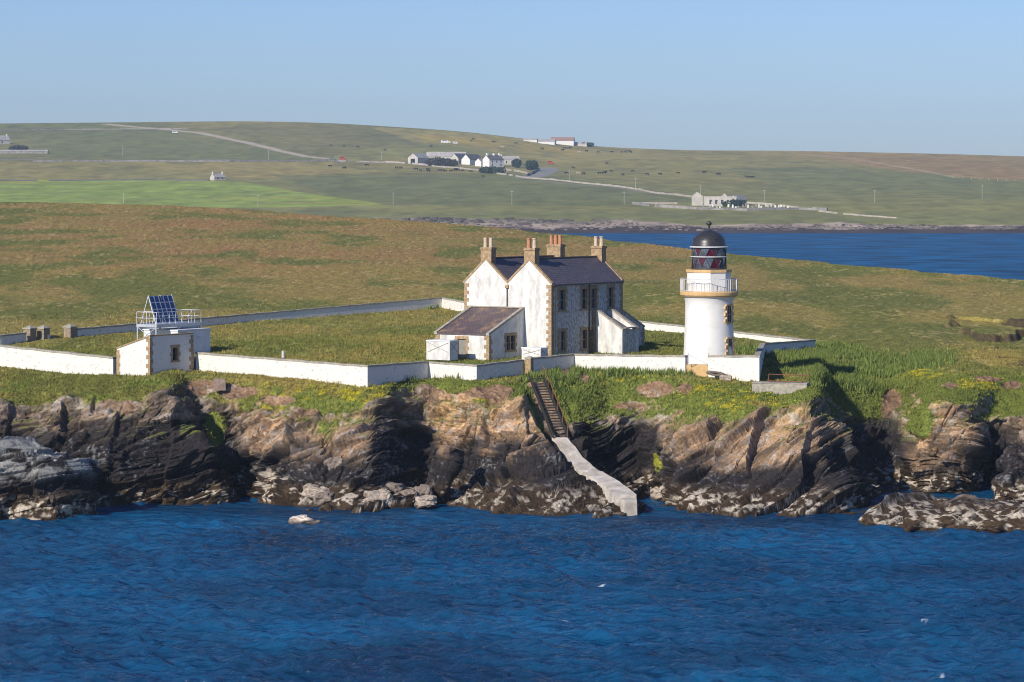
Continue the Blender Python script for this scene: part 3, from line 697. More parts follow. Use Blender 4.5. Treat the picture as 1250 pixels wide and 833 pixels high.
# gable ends: rear gable wall left as sheets with thickness
for y0 in (0, GW):
    for x in (0, LN):
        z_0 = -1
        wl_.add([(x, y0, z_0), (x, y0+GW, z_0), (x, y0+GW, EH), (x, y0+GW/2, RH), (x, y0, EH)], [(0, 1, 2, 3, 4)])
wl_.add([(0, 2*GW, -1), (LN, 2*GW, -1), (LN, 2*GW, EH), (0, 2*GW, EH)], [(0, 1, 2, 3)])
wall = wl_.build('wall', M['harl2'], house)
rv_.build('reveal', M['sand'], house)
# near gable faces: thin skim of lighter harling
MB().add([(-.012, .0, -1), (-.012, GW, -1), (-.012, GW, EH), (-.012, GW/2, RH), (-.012, 0, EH)], [(0, 1, 2, 3, 4)]).build('gable_wall', M['harl'], house)
MB().add([(-.012, GW, -1), (-.012, 2*GW, -1), (-.012, 2*GW, EH), (-.012, GW*1.5, RH), (-.012, GW, EH)], [(0, 1, 2, 3, 4)]).build('gable_wall', M['harl'], house)
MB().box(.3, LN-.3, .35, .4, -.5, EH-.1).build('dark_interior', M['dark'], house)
for q in front:
    sm_ = MB(); surround(sm_, *q, 0); sm_.build('window_surround', M['sand'], house)
sm_ = MB(); surround(sm_, doorh[0], doorh[1], .15, doorh[3], 0, w=.12); sm_.build('door_surround', M['sand'], house)
for q in front: window(house, *q, 0)
dr = MB().box(doorh[0]+.03, doorh[1]-.03, .14, .2, 0, 2.42).build('door', M['wood'], house)
for (x, y, sx, sy) in ((0, 0, 1, 1), (0, 2*GW, 1, -1), (LN, 0, -1, 1)):
    qm = MB(); quoins(qm, x, y, -.4, EH-.05, sx, sy); qm.build('corner_quoins', M['sand'], house)
# roofs: slabs sitting on the walls
sl_ = (RH-EH)/(GW/2)
for k, y0 in enumerate((0, GW)):
    ov = .16; r = MB(); t = .1
    for sgn, ye in ((1, y0-(ov if k == 0 else 0)), (-1, y0+GW+(ov if k == 1 else 0))):
        ym = y0+GW/2; ze = RH-abs(ym-ye)*sl_
        r.add([(.25, ye, ze+.02), (LN-.25, ye, ze+.02), (LN-.25, ym, RH+.02), (.25, ym, RH+.02), (.25, ye, ze+t+.02), (LN-.25, ye, ze+t+.02), (LN-.25, ym, RH+t+.02), (.25, ym, RH+t+.02)],
              [(0, 1, 2, 3), (4, 5, 6, 7), (0, 1, 5, 4), (2, 3, 7, 6), (1, 2, 6, 5), (0, 3, 7, 4)])
    ro = r.build('roof', M['slate'], house, uv=lambda co: (co.x, co.z*1.5))
    MB().tube((.3, y0+GW/2, RH+.13), (LN-.3, y0+GW/2, RH+.13), .09, 6).build('ridge_tiles', M['iron'], ro)
for x_0, x_1 in ((-.06, .26), (LN-.26, LN+.06)):
    for y0 in (0, GW):
        cp = MB()
        for a, b in ((y0-(.12 if y0 == 0 else -.001), y0+GW/2), (y0+GW+(.12 if y0 else -.001), y0+GW/2)):
            za = RH-abs(y0+GW/2-a)*sl_
            cp.add([(x_0, a, za+.0), (x_1, a, za+.0), (x_1, b, RH+.0), (x_0, b, RH+.0), (x_0, a, za+.24), (x_1, a, za+.24), (x_1, b, RH+.24), (x_0, b, RH+.24)],
                   [(0, 1, 2, 3), (4, 5, 6, 7), (0, 1, 5, 4), (1, 2, 6, 5), (2, 3, 7, 6), (3, 0, 4, 7)])
        cp.build('gable_coping', M['sand'], house)
for (x, y, wd, pots) in ((.42, GW/2, .62, 'yy'), (.42, GW*1.5, .62, 'yy'), (LN-.45, GW*1.5, .8, 'ooo'), (LN-.42, GW/2, .62, 'yy')):
    pass
def chimney(x, y, wx, wy, top, pots, colr):
    c = MB().box(x-wx/2, x+wx/2, y-wy/2, y+wy/2, RH-.5, top-.22)
    c.box(x-wx/2-.07, x+wx/2+.07, y-wy/2-.07, y+wy/2+.07, top-.22, top-.08); c.box(x-wx/2-.02, x+wx/2+.02, y-wy/2-.02, y+wy/2+.02, top-.078, top)
    o = c.build('chimney', M['sand'], house)
    for i, (py, m) in enumerate(zip(pots, colr)):
        MB().lathe([(.19, top), (.17, top+.5), (.16, top+.76), (.20, top+.78), (.20, top+.88), (.13, top+.88), (.13, top+.6)], 14, (x, y+py), caps=False).build('chimney_pot', M[m], o)
ct = RH+1.12
chimney(.40, GW/2, .75, 1.15, ct, (-.3, .3), ('potyellow', 'potorange'))
chimney(.40, GW*1.5, .75, 1.15, ct, (-.3, .3), ('potyellow', 'potyellow'))
chimney(LN-.45, GW*1.5, .8, 1.5, ct+.1, (-.48, 0, .48), ('potorange', 'potorange', 'potorange'))
chimney(LN-.40, GW/2, .75, 1.15, ct, (-.3, .3), ('potyellow', 'potyellow'))
for x in (.45, 6.4):
    p = MB().tube((x, -.1, 0), (x, -.1, EH-.05), .055)
    p.build('downpipe', M['iron'], house)
MB().tube((-.08, GW, 2.6), (-.08, GW, EH-.3), .05).build('downpipe', M['iron'], house)
MB().box(.1, LN-.1, -.27, -.14, EH-.16, EH-.05).build('gutter', M['iron'], house)
MB().box(-.2, -.02, GW-.16, GW+.16, EH-.42, EH-.1).build('hopper', M['sand'], house)

# outbuilding leaning on the gable, local x runs out from the gable (-u), kept in the house frame
ob = thing('wash_house', 'low white outbuilding with lichened mono-pitch slate roof against the left gable of the big house', 'outbuilding', (hx, hy, hz0), UA)
w_, r_ = MB(), RV(); x0, x1, y0, y1 = -5.75, -.03, 2.9, 8.7; ze, zt = 2.35, 4.5
dh = (y0+2.5, y0+3.35, .0, 1.95)   # door in the outer wall x = x0 (build in rotated plane)
# outer wall (faces -x)
def yz(mb): mb.v = [(x0 + (p[1]), p[0], p[2]) for p in mb.v]; return mb
a_, b_ = MB(), RV(); wall_open(a_, b_, y0, y1, -1, ze, [dh], 0, out=-1); a_ = yz(a_); yz(b_.hole(dh))
w_.add(a_.v, a_.f); r_.h['door'] = b_.hole(dh)
wh = (-2.95, -1.55, .9, 2.2)
wall_open(w_, r_, x0, x1, -1, ze, [wh], y0); w_.add([(x0, y0, ze), (x1, y0, ze), (x1, y0, zt)], [(0, 1, 2)])
w_.add([(x0, y1, -1), (x1, y1, -1), (x1, y1, zt), (x0, y1, ze)], [(0, 1, 2, 3)])
w_.build('wall', M['harl'], ob); r_.build('reveal', M['sand'], ob)
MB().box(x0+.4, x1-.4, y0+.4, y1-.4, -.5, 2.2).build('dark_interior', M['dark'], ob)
MB().add([(x0-.1, y0+.2, ze+.0), (x1, y0+.2, zt+.0), (x1, y1-.2, zt+.0), (x0-.1, y1-.2, ze+.0), (x0-.1, y0+.2, ze+.1), (x1, y0+.2, zt+.1), (x1, y1-.2, zt+.1), (x0-.1, y1-.2, ze+.1)],
         [(0, 1, 2, 3), (4, 5, 6, 7), (0, 1, 5, 4), (1, 2, 6, 5), (2, 3, 7, 6), (3, 0, 4, 7)]).build('roof', M['slate2'], ob, uv=lambda co: (co.y, co.x*1.07))
c_ = MB()
for ya, yb in ((y0-.06, y0+.26), (y1-.26, y1+.06)):
    c_.add([(x0-.12, ya, ze-.02), (x0-.12, yb, ze-.02), (x1, yb, zt-.0), (x1, ya, zt-.0), (x0-.12, ya, ze+.2), (x0-.12, yb, ze+.2), (x1, yb, zt+.22), (x1, ya, zt+.22)], [(0, 1, 2, 3), (4, 5, 6, 7), (0, 1, 5, 4), (1, 2, 6, 5), (2, 3, 7, 6), (3, 0, 4, 7)])
c_.box(x1-.1, x1+.02, y0+.27, y1-.27, zt+.1, zt+.2)
c_.build('copings', M['coping'], ob)
s_ = MB(); surround(s_, *wh, y0, w=.18); s_.build('window_surround', M['sand'], ob); t_ = MB(); surround(t_, *dh, 0, w=.2); yz(t_).build('door_surround', M['sand'], ob)
for yq, sq in ((y0, 1), (y1, -1)): s_ = MB(); quoins(s_, x0, yq, -.4, ze-.05, 1, sq); s_.build('corner_quoins', M['sand'], ob)
window(ob, wh[0], (wh[0]+wh[1])/2-.06, wh[2], wh[3], y0, mull=False); window(ob, (wh[0]+wh[1])/2+.06, wh[1], wh[2], wh[3], y0, mull=False)
MB().box((wh[0]+wh[1])/2-.06, (wh[0]+wh[1])/2+.06, y0+.01, y0+.2, wh[2], wh[3]).build('mullion', M['sand'], ob)
MB().box(x0+.12, x0+.18, dh[0]+.02, dh[1]-.02, 0, 1.92).build('door', M['wood'], ob)

# coal store projecting from the front (footprint u 7.0..9.9, v -3.2..0)
cs = thing('front_outhouse', 'small white lean-to outhouse with sandstone corner projecting in front of the house door', 'outhouse', (hx, hy, hz0), UA)
u0, u1, v0 = 7.05, 9.95, -3.2; zh, zl = 4.15, 2.5
for q, (xa, xb) in enumerate(((u0, u0+.4), (u1-.4, u1))):
    MB().prismx([(-.03, -1), (-.03, zh), (-.5, zh), (v0, zl), (v0, -1)], xa, xb).build('side_wall', M['harl'], cs)
    MB().add([(xa-.05, -.03, zh), (xb+.05, -.03, zh), (xb+.05, -.55, zh), (xa-.05, -.55, zh), (xa-.05, -.03, zh+.13), (xb+.05, -.03, zh+.13), (xb+.05, -.55, zh+.13), (xa-.05, -.55, zh+.13)],
             [(0, 1, 2, 3), (4, 5, 6, 7), (0, 1, 5, 4), (1, 2, 6, 5), (2, 3, 7, 6), (3, 0, 4, 7)]).add(
             [(xa-.05, -.555, zh-.03), (xb+.05, -.555, zh-.03), (xb+.05, v0-.1, zl-.06), (xa-.05, v0-.1, zl-.06), (xa-.05, -.555, zh+.12), (xb+.05, -.555, zh+.12), (xb+.05, v0-.1, zl+.1), (xa-.05, v0-.1, zl+.1)],
             [(0, 1, 2, 3), (4, 5, 6, 7), (0, 1, 5, 4), (1, 2, 6, 5), (2, 3, 7, 6), (3, 0, 4, 7)]).build('coping', M['coping'], cs)
MB().box(u0+.4, u1-.4, v0+.002, v0+.4, -1, zl-.02).build('end_wall', M['harl2'], cs)
MB().box(u0+.46, u1+.06, v0-.06, v0+.46, zl+.1, zl+.2).build('end_coping', M['coping'], cs)
MB().add([(u0+.4, -.1, zh-.35), (u1-.4, -.1, zh-.35), (u1-.4, v0+.4, zl-.15), (u0+.4, v0+.4, zl-.15)], [(0, 1, 2, 3)]).build('roof', M['slate'], cs, uv=lambda co: (co.x, co.y))
MB().box(u0-.03, u0+.3, -.42, -.04, -.4, zh-.02).build('corner_pier', M['sand'], cs)

# lean-to at the far gable
lt = thing('end_lean_to', 'shaded white lean-to with sloping coping at the right end of the house', 'lean-to', (hx, hy, hz0), UA)
a0, a1 = LN+.03, LN+5.0; zt2, ze2 = 4.35, 2.3
for ya, yb in ((.6, 1.0), (4.2, 4.6)):
    MB().prism([(a0, -1), (a1, -1), (a1, ze2), (a0, zt2)], ya, yb).build('side_wall', M['harl2'], lt)
    MB().add([(a0, ya-.05, zt2), (a0, yb+.05, zt2), (a1+.08, yb+.05, ze2-.03), (a1+.08, ya-.05, ze2-.03), (a0, ya-.05, zt2+.14), (a0, yb+.05, zt2+.14), (a1+.08, yb+.05, ze2+.11), (a1+.08, ya-.05, ze2+.11)],
             [(0, 1, 2, 3), (4, 5, 6, 7), (0, 1, 5, 4), (1, 2, 6, 5), (2, 3, 7, 6), (3, 0, 4, 7)]).build('coping', M['coping'], lt)
MB().box(a1-.4, a1-.003, 1.0, 4.2, -1, ze2-.02).build('end_wall', M['harl2'], lt)
MB().add([(a0, 1.0, zt2-.1), (a0, 4.2, zt2-.1), (a1-.02, 4.2, ze2-.05), (a1-.02, 1.0, ze2-.05)], [(0, 1, 2, 3)]).build('roof', M['slate'], lt, uv=lambda co: (co.y, co.x))
qs = MB(); quoins(qs, a1, .6, -.3, ze2-.1, -1, 1); qs.build('quoins', M['sand'], lt)

# low tanks
def tank(label, px, d, wx, wy, h, ztop):
    x, y, _ = P(px, 400, d); z = gz(x, y)
    t = thing('water_tank', label, 'tank', (x, y, ztop-h), UA)
    b = MB().box(0, wx, 0, wy, -.6, h-.1).build('body', M['harl'], t)
    MB().box(-.04, wx+.04, -.04, wy+.04, h-.1, h).build('lid', M['hutwhite'], t)
    MB().tube((.1, -.02, .1), (wx-.1, -.02, h-.2), .012, 5).tube((wx-.1, -.02, .1), (.1, -.02, h-.2), .02, 5).tube((-.02, .15, .1), (-.02, wy-.15, h-.2), .02, 5).tube((-.02, wy-.15, .1), (-.02, .15, h-.2), .02, 5).build('brace', M['frame'], t)
    return t
tank('low white block tank standing left of the small outbuilding', 549, 281.5, 1.3, 2.5, 1.15, 26-191*281.5/F)
tank('low white trough in the corner between the outbuilding and the big gable', 660, 283.2, 1.2, 2.0, .7, 26-200*283.2/F)

# ------------------------------------------------------------------ lighthouse
lx, ly, _ = P(865.5, 400, 282); mp_ = 282/F
zz = lambda row: 26-(row-YH)*mp_
lb = 9.3
lh = thing('lighthouse', 'white round lighthouse tower with ochre gallery band and black dome', 'lighthouse', (lx, ly, 0))
MB().lathe([(2.38, lb), (2.38, zz(447)), (2.30, zz(446.9))], 64).build('plinth', M['ochre'], lh, True)
MB().lathe([(2.30, zz(447)+.002), (2.24, zz(430)), (2.16, zz(405)), (2.11, zz(385)), (2.09, zz(372)), (2.14, zz(366)), (2.28, zz(362.5)), (2.4, zz(362))], 96).build('tower_wall', M['towerwhite'], lh, True)
MB().lathe([(2.42, zz(362)+.003), (2.56, zz(360)), (2.58, zz(356.5)), (2.50, zz(355.5))], 96).build('gallery_band', M['ochre'], lh, True)
MB().lathe([(1.93, zz(355.5)+.003), (1.93, zz(332.5))], 8, a0=-math.pi/2).build('watch_room', M['towerwhite'], lh)
MB().lathe([(2.02, zz(332.5)+.003), (2.02, zz(329))], 8, a0=-math.pi/2).build('watch_room_cornice', M['ochre'], lh)
MB().lathe([(1.58, zz(329)+.003), (1.58, zz(327))], 48).build('lantern_base', M['iron'], lh, True)
rl = MB(); rt = zz(340.5); rb = zz(355.5)
for i in range(64):
    t = 2*math.pi*i/64; rl.tube((2.5*math.cos(t), 2.5*math.sin(t), rb), (2.5*math.cos(t), 2.5*math.sin(t), rt), .018 if i % 8 else .035, 4)
for zc in (rt, rb+.12):
    for i in range(48):
        t, t2 = 2*math.pi*i/48, 2*math.pi*(i+1)/48; rl.tube((2.5*math.cos(t), 2.5*math.sin(t), zc), (2.5*math.cos(t2), 2.5*math.sin(t2), zc), .03, 5)
rl.build('gallery_railing', M['whitemetal'], lh)
for t in (R(-172), R(-8)):
    pn = MB()
    for k in range(4):
        a, b = t+R(-7+k*3.5), t+R(-7+(k+1)*3.5); pn.add([(2.47*math.cos(a), 2.47*math.sin(a), rb+.05), (2.47*math.cos(b), 2.47*math.sin(b), rb+.05), (2.47*math.cos(b), 2.47*math.sin(b), rt), (2.47*math.cos(a), 2.47*math.sin(a), rt),
            (2.44*math.cos(a), 2.44*math.sin(a), rb+.05), (2.44*math.cos(b), 2.44*math.sin(b), rb+.05), (2.44*math.cos(b), 2.44*math.sin(b), rt), (2.44*math.cos(a), 2.44*math.sin(a), rt)], [(0, 1, 2, 3), (7, 6, 5, 4), (0, 4, 5, 1), (3, 2, 6, 7), (0, 3, 7, 4), (1, 5, 6, 2)])
    pn.build('gallery_panel', M['whitemetal'], lh)
# lantern: diagonal astragals with triangular panes in ruby and clear
zl0, zl1, zl2 = zz(327), zz(313.5), zz(302); rL = 1.52; nb = 12
def ring(z, i): t = 2*math.pi*i/nb-math.pi/2; return (rL*math.cos(t), rL*math.sin(t), z)
lf = MB(); red, clr = MB(), MB()
for tier, (za, zb, off) in enumerate(((zl0, zl1, 0), (zl1, zl2, .5))):
    for i in range(nb):
        A_, B_, A2 = ring(za, i+off), ring(zb, i+.5+off), ring(za, i+1+off); B2 = ring(zb, i+1.5+off)
        lf.tube(A_, B_, .03, 5).tube(B_, A2, .03, 5)
        up = red if (i+tier) % 3 == 0 else clr; dn = red if (i+tier) % 2 == 0 else clr
        in_ = lambda p, k=.985: (p[0]*k, p[1]*k, p[2])
        up.add([in_(A_), in_(A2), in_(B_)], [(0, 1, 2)]); dn.add([in_(A2), in_(B2), in_(B_)], [(0, 1, 2)])
lf.build('astragals', M['iron'], lh); red.build('ruby_panes', M['red'], lh); clr.build('clear_panes', M['clear'], lh)
MB().lathe([(.55, zl0), (.75, zl0+.5), (.75, zl2-.4), (.4, zl2-.1)], 20).build('lens', M['clear'], lh, True)
def torus(r, z, rr=.05, n=48):
    m = MB()
    for i in range(n):
        t, t2 = 2*math.pi*i/n, 2*math.pi*(i+1)/n; m.tube((r*math.cos(t), r*math.sin(t), z), (r*math.cos(t2), r*math.sin(t2), z), rr, 6)
    return m
torus(1.60, zl1, .045).build('mid_rail', M['whitemetal'], lh); torus(1.66, zl2+.03, .06).build('dome_gutter', M['whitemetal'], lh)
zd0 = zl2+.02; prof = [(1.56, zd0-.12), (1.56, zd0+.12)]+[(1.53*math.cos(a), zd0+.15+1.33*math.sin(a)) for a in np.linspace(0.05, 1.5, 14)]
MB().lathe(prof, 64).build('dome', M['dome'], lh, True)
zt_ = zd0+.15+1.31
MB().lathe([(.28, zt_), (.22, zt_+.08), (.10, zt_+.16), (.09, zt_+.4), (.2, zt_+.5), (.25, zt_+.62), (.2, zt_+.75), (.08, zt_+.82), (.03, zt_+.84)], 18).build('finial', M['iron'], lh, True)
for i in range(8):
    a = 2*math.pi*(i+.4)/8; MB().tube((1.36*math.cos(a), 1.36*math.sin(a), zd0+.68), (1.48*math.cos(a), 1.48*math.sin(a), zd0+.74), .06, 8).build('dome_vent', M['iron'], lh)
MB().tube((.0, 0, zt_+.5), (.9, -.2, zt_+1.05), .012, 4).build('lightning_rod', M['iron'], lh)
for (ra, rbm) in ((393, 373), (432, 413)):
    ang = R(53); r_w = 2.12 if ra < 400 else 2.2; z0_, z1_ = zz(ra), zz(rbm); cc = Vector((math.sin(ang), -math.cos(ang), 0)); tt = Vector((math.cos(ang), math.sin(ang), 0))
    def wp(u, dd, z): p = cc*(r_w+dd)+tt*u; return (p.x, p.y, z)
    def wbox(mb, ua, ub, da, db, za, zb): mb.hexa([wp(ua, da, za), wp(ub, da, za), wp(ub, db, za), wp(ua, db, za)], [wp(ua, da, zb), wp(ub, da, zb), wp(ub, db, zb), wp(ua, db, zb)])
    fr = MB(); n = 5; hh = (z1_-z0_)/n
    for i in range(n):
        e = .20+(.22 if i % 2 == 0 else 0)
        wbox(fr, -.27-e, -.27, -.38, .06, z0_+i*hh+.005, z0_+(i+1)*hh-.005); wbox(fr, .27, .27+e, -.38, .06, z0_+i*hh+.005, z0_+(i+1)*hh-.005)
    wbox(fr, -.5, .5, -.2, .05, z1_, z1_+.14); wbox(fr, -.5, .5, -.2, .07, z0_-.14, z0_)
    o = fr.build('window', M['ochre'], lh)
    g_ = MB(); wbox(g_, -.27, .27, -.1, .012, z0_, z1_); g_.build('pane', M['glass'], o)
    f_ = MB(); wbox(f_, -.02, .02, .0, .022, z0_, z1_); wbox(f_, -.27, .27, .0, .024, (z0_+z1_)/2-.03, (z0_+z1_)/2+.03); f_.build('sash', M['frame'], o)
    d_ = MB(); wbox(d_, -.29, .29, -.3, -.12, z0_, z1_)

# ------------------------------------------------------------------ boundary walls
def boundary(name, label, pts, w=.42, cop='coping', m='rubblewall', hmin=1.0, post=None):
    q = [Vector((*P(px, row, d)[:2], 0)) for px, row, d in pts]; zt_ = [P(px, row, d)[2] for px, row, d in pts]
    # subdivide so the foot follows the ground
    o = thing(name, label, 'wall', (q[0].x, q[0].y, 0)); org = q[0].copy()
    L_, R_ = [], []
    n = len(q)
    for i in range(n):
        d1 = (q[i]-q[i-1]).normalized() if i else None; d2 = (q[i+1]-q[i]).normalized() if i < n-1 else None
        d1 = d1 or d2; d2 = d2 or d1; nn = Vector((-(d1+d2).y, (d1+d2).x, 0)).normalized(); k = 1/max(.35, nn.dot(Vector((-d1.y, d1.x, 0))))
        L_.append((q[i]+nn*w/2*k, q[i]+nn*(w/2+.05)*k)); R_.append((q[i]-nn*w/2*k, q[i]-nn*(w/2+.05)*k))
    mb, cb = MB(), MB()
    for i in range(n-1):
        m_ = max(1, int((q[i+1]-q[i]).length/1.2))
        for j in range(m_):
            t0, t1 = j/m_, (j+1)/m_
            def pt(arr, k, t, z): p = arr[i][k].lerp(arr[i+1][k], t); return (p.x-org.x, p.y-org.y, z)
            za, zb = zt_[i]+(zt_[i+1]-zt_[i])*t0, zt_[i]+(zt_[i+1]-zt_[i])*t1
            ja, jb = .025*math.sin(i*7+j*2.3), .025*math.sin(i*7+(j+1)*2.3)
            if j == 0: ja = 0
            if j == m_-1: jb = 0
            za += ja; zb += jb
            mb.hexa([pt(L_, 0, t0, za-2.6), pt(L_, 0, t1, zb-2.6), pt(R_, 0, t1, zb-2.6), pt(R_, 0, t0, za-2.6)], [pt(L_, 0, t0, za-.15), pt(L_, 0, t1, zb-.15), pt(R_, 0, t1, zb-.15), pt(R_, 0, t0, za-.15)])
            cb.hexa([pt(L_, 1, t0, za-.149), pt(L_, 1, t1, zb-.149), pt(R_, 1, t1, zb-.149), pt(R_, 1, t0, za-.149)], [pt(L_, 1, t0, za), pt(L_, 1, t1, zb), pt(R_, 1, t1, zb), pt(R_, 1, t0, za)])
    mb.build('wall_face', M[m], o); cb.build('coping', M[cop], o)
    return o
boundary('boundary_wall', 'long whitewashed wall sloping to the left edge from the ruined store', [(-170,412,292),(0,421,283.4),(140,436,276.3)])
boundary('boundary_wall', 'zigzag whitewashed front wall from the ruined store to the head of the cliff stairs', [(241,430,279.4),(448,446,268),(522,441,276),(581,445.5,273.3),(637,439,279.4)])
boundary('boundary_wall', 'whitewashed front wall between the cliff stairs and the lighthouse gate', [(649,437,279.3),(700,432,285),(838,434,278.6)])
boundary('boundary_wall', 'wall running from the lighthouse gate round the far side of the yard behind the house', [(866,434,277.5),(924,434,274.6),(931,419,308),(992,415,318),(795,393,331),(568,368,345),(540,363,350),(300,383.5,327),(93,401,305.5)])
boundary('boundary_wall', 'short dark wall left of the three stone gate pillars', [(-170,424,287),(0,409,298),(30,406,301)])
# stone post where the stairs start
tx, ty, tz = P(646.5, 437, 279.2)
t = thing('gatepost', 'squat sandstone post at the head of the cliff stairs', 'gatepost', (tx, ty, tz-1.7), UA)
MB().box(-.28, .28, -.28, .28, -.3, 1.62).build('shaft', M['sand'], t); MB().box(-.33, .33, -.33, .33, 1.62, 1.74).lathe([(.3, 1.74), (.18, 1.84), (.03, 1.88)], 12).build('cap', M['coping'], t)
# lighthouse gate
gx_, gy_, _ = P(852, 440, 278); gzz = 26-(445-YH)*278/F
g = thing('field_gate', 'thin crossed tube gate in the wall gap below the lighthouse', 'gate', (gx_, gy_, gzz), 0)
MB().tube((-.85, 0, .85), (.9, -.35, 0), .02, 5).tube((-.85, 0, .0), (.9, -.35, .85), .02, 5).tube((-.85, 0, 0), (-.85, 0, 1), .03, 5).tube((.9, -.35, 0), (.9, -.35, 1), .03, 5).build('gate_frame', M['galv'], g)
MB().box(-.95, .95, -.2, .6, -1.2, .02).build('doorstep', M['ochre'], thing('doorstep', 'ochre stone step seen through the lighthouse gate', 'step', (gx_, gy_+.5, gzz-.08), -.2))
# gate pillars
pil = None
for px, row, d, lab in ((36.5, 397, 302, 'leftmost brown stone gate pillar beside the short dark wall'), (53, 396.5, 303, 'middle brown stone gate pillar with a white notice on it'), (85.5, 395, 305, 'right brown stone gate pillar at the end of the long rear wall')):
    x, y, z = P(px, row, d); h = 1.75
    if pil is None:
        pil = thing('gate_pillar', lab, 'gate pillar', (x, y, z-h), UA, 'stone pillars of the yard gate')
        MB().box(-.42, .42, -.42, .42, -1.2, 1.36).build('shaft', M['sandpillar'], pil)
        MB().box(-.5, .5, -.5, .5, 1.36, 1.47).add([(-.5, -.5, 1.471), (.5, -.5, 1.471), (.5, .5, 1.471), (-.5, .5, 1.471), (0, 0, 1.75)], [(0, 1, 4), (1, 2, 4), (2, 3, 4), (3, 0, 4), (0, 3, 2, 1)]).build('cap', M['coping'], pil); p_ = pil
    else:
        p_ = copy_tree(pil); p_.location = (x, y, z-h); p_['label'] = lab
    if px == 53: MB().box(.1, .42, -.45, -.425, .15, .8).build('notice', M['whitepaint'], p_)
# marker post
x, y, z = P(345.5, 424, 283); z0 = gz(x, y)
t = thing('marker_post', 'small white post alone on the yard grass', 'post', (x, y, z0)); MB().lathe([(.13, -.3), (.12, .55), (.14, .58), (.02, .66)], 10).build('shaft', M['whitemetal'], t)

# ------------------------------------------------------------------ ruined store on the corner
sx_, sy_, sz_ = P(183, 456, 274); szt = 26-(411-YH)*274/F
st = thing('ruined_store', 'roofless whitewashed stone store with sloping wall top at the corner of the yard', 'store', (sx_, sy_, sz_), UA)
hh = szt-sz_; LS, WS, low = 5.9, 3.68, 1.15
a_, b_ = MB(), RV(); wh = (3.1, 3.75, .95, 2.05); wall_open(a_, b_, .0, LS, -1, hh, [wh], 0)
a_.add([(0, .4, -1), (LS, .4, -1), (LS, .4, hh), (0, .4, hh)], [(0, 1, 2, 3)]).add([(LS, 0, -1), (LS, .4, -1), (LS, .4, hh), (LS, 0, hh)], [(0, 1, 2, 3)])
a_.build('front_wall', M['rubblewall'], st); b_.build('window_reveal', M['sand'], st)
MB().prismx([(0, -1), (0, hh), (WS, hh-low), (WS, -1)], 0, .4).build('side_wall', M['rubblewall'], st)
MB().prismx([(.4, -1), (.4, hh-.1), (WS, hh-low), (WS, -1)], LS-.4, LS-.003).build('side_wall', M['rubblewall'], st)
MB().box(.4, LS-.4, WS-.4, WS, -1, hh-low-.03).build('rear_wall', M['rubblewall'], st)
MB().add([(.4, .4, hh-.5), (LS-.4, .4, hh-.5), (LS-.4, WS-.4, hh-low-.5), (.4, WS-.4, hh-low-.5)], [(0, 1, 2, 3)]).build('roof', M['slate'], st, uv=lambda co: (co.x, co.y))
c_ = MB().box(.3, LS, -.06, .46, hh, hh+.1)
c_.add([(-.06, -.06, hh), (.46, -.06, hh), (.46, WS+.05, hh-low-.02), (-.06, WS+.05, hh-low-.02), (-.06, -.06, hh+.12), (.46, -.06, hh+.12), (.46, WS+.05, hh-low+.1), (-.06, WS+.05, hh-low+.1)], [(0, 1, 2, 3), (4, 5, 6, 7), (0, 1, 5, 4), (1, 2, 6, 5), (2, 3, 7, 6), (3, 0, 4, 7)])
c_.build('coping', M['sand'], st)
s_ = MB(); surround(s_, *wh, 0, w=.22); s_.build('window_surround', M['sand'], st)
for aa in ((0, 0, -.3, hh-.1, 1, 1, .34, .42, .2), (LS, 0, -.3, hh-.1, -1, 1), (0, WS, -.3, hh-low-.1, 1, -1, .34, .4, .3)): s_ = MB(); quoins(s_, *aa); s_.build('corner_quoins', M['sand'], st)
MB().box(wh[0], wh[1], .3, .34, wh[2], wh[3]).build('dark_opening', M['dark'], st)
MB().box(LS+.05, LS+1.3, .9, 1.3, -1, 1.75).build('link_wall', M['rubblewall'], st)

# white hut and solar platform
hx2, hy2, hzt = P(217, 403, 284); hz2 = hzt-2.15
ht = thing('equipment_hut', 'plain white flat-roofed hut behind the ruined store', 'hut', (hx2, hy2, hz2), UA)
MB().box(0, 4.65, 0, 3.9, -1, 2.05).build('wall', M['hutwhite'], ht); MB().box(-.08, 4.73, -.08, 3.98, 2.05, 2.15).build('roof', M['hutwhite'], ht)
MB().box(.35, 1.25, -.03, -.002, .1, 1.9).build('door', M['frame'], ht); MB().lathe([(.13, 0), (.13, .05)], 12).build('vent', M['galv'], ht).location = (2.9, -.06, 1.4)
MB().box(-.03, -.004, 1.2, 2.0, 1.2, 1.7).build('louvre', M['galv'], ht)
dx_, dy_, dz_ = P(191, 396.5, 283.0)
pf = thing('solar_platform', 'grey steel platform with handrails carrying blue solar panels above the hut', 'platform', (dx_, dy_, dz_), UA)
PL, PW = 6.3, 2.25
MB().box(0, PL, 0, PW, -.12, 0).box(-.02, PL+.02, -.03, .03, -.26, .0).box(-.02, PL+.02, PW-.03, PW+.03, -.26, .0).box(-.03, .03, .03, PW-.03, -.26, -.12).box(PL-.03, PL+.03, .03, PW-.03, -.26, -.12).build('deck', M['galv'], pf)
for x in (.06, PL-.06, PL/2):
    for y in (.06, PW-.06):
        MB().box(x-.06, x+.06, y-.06, y+.06, -3.2, -.26).build('leg', M['galv'], pf)
MB().tube((0.05, .1, -1.6), (.05, PW-.1, -.3), .04, 6).tube((0.05, PW-.1, -1.6), (.05, .1, -.3), .04, 6).build('brace', M['galv'], pf)
hr = MB(); cs_ = [(0, 0), (PL, 0), (PL, PW), (0, PW), (0, 0)]
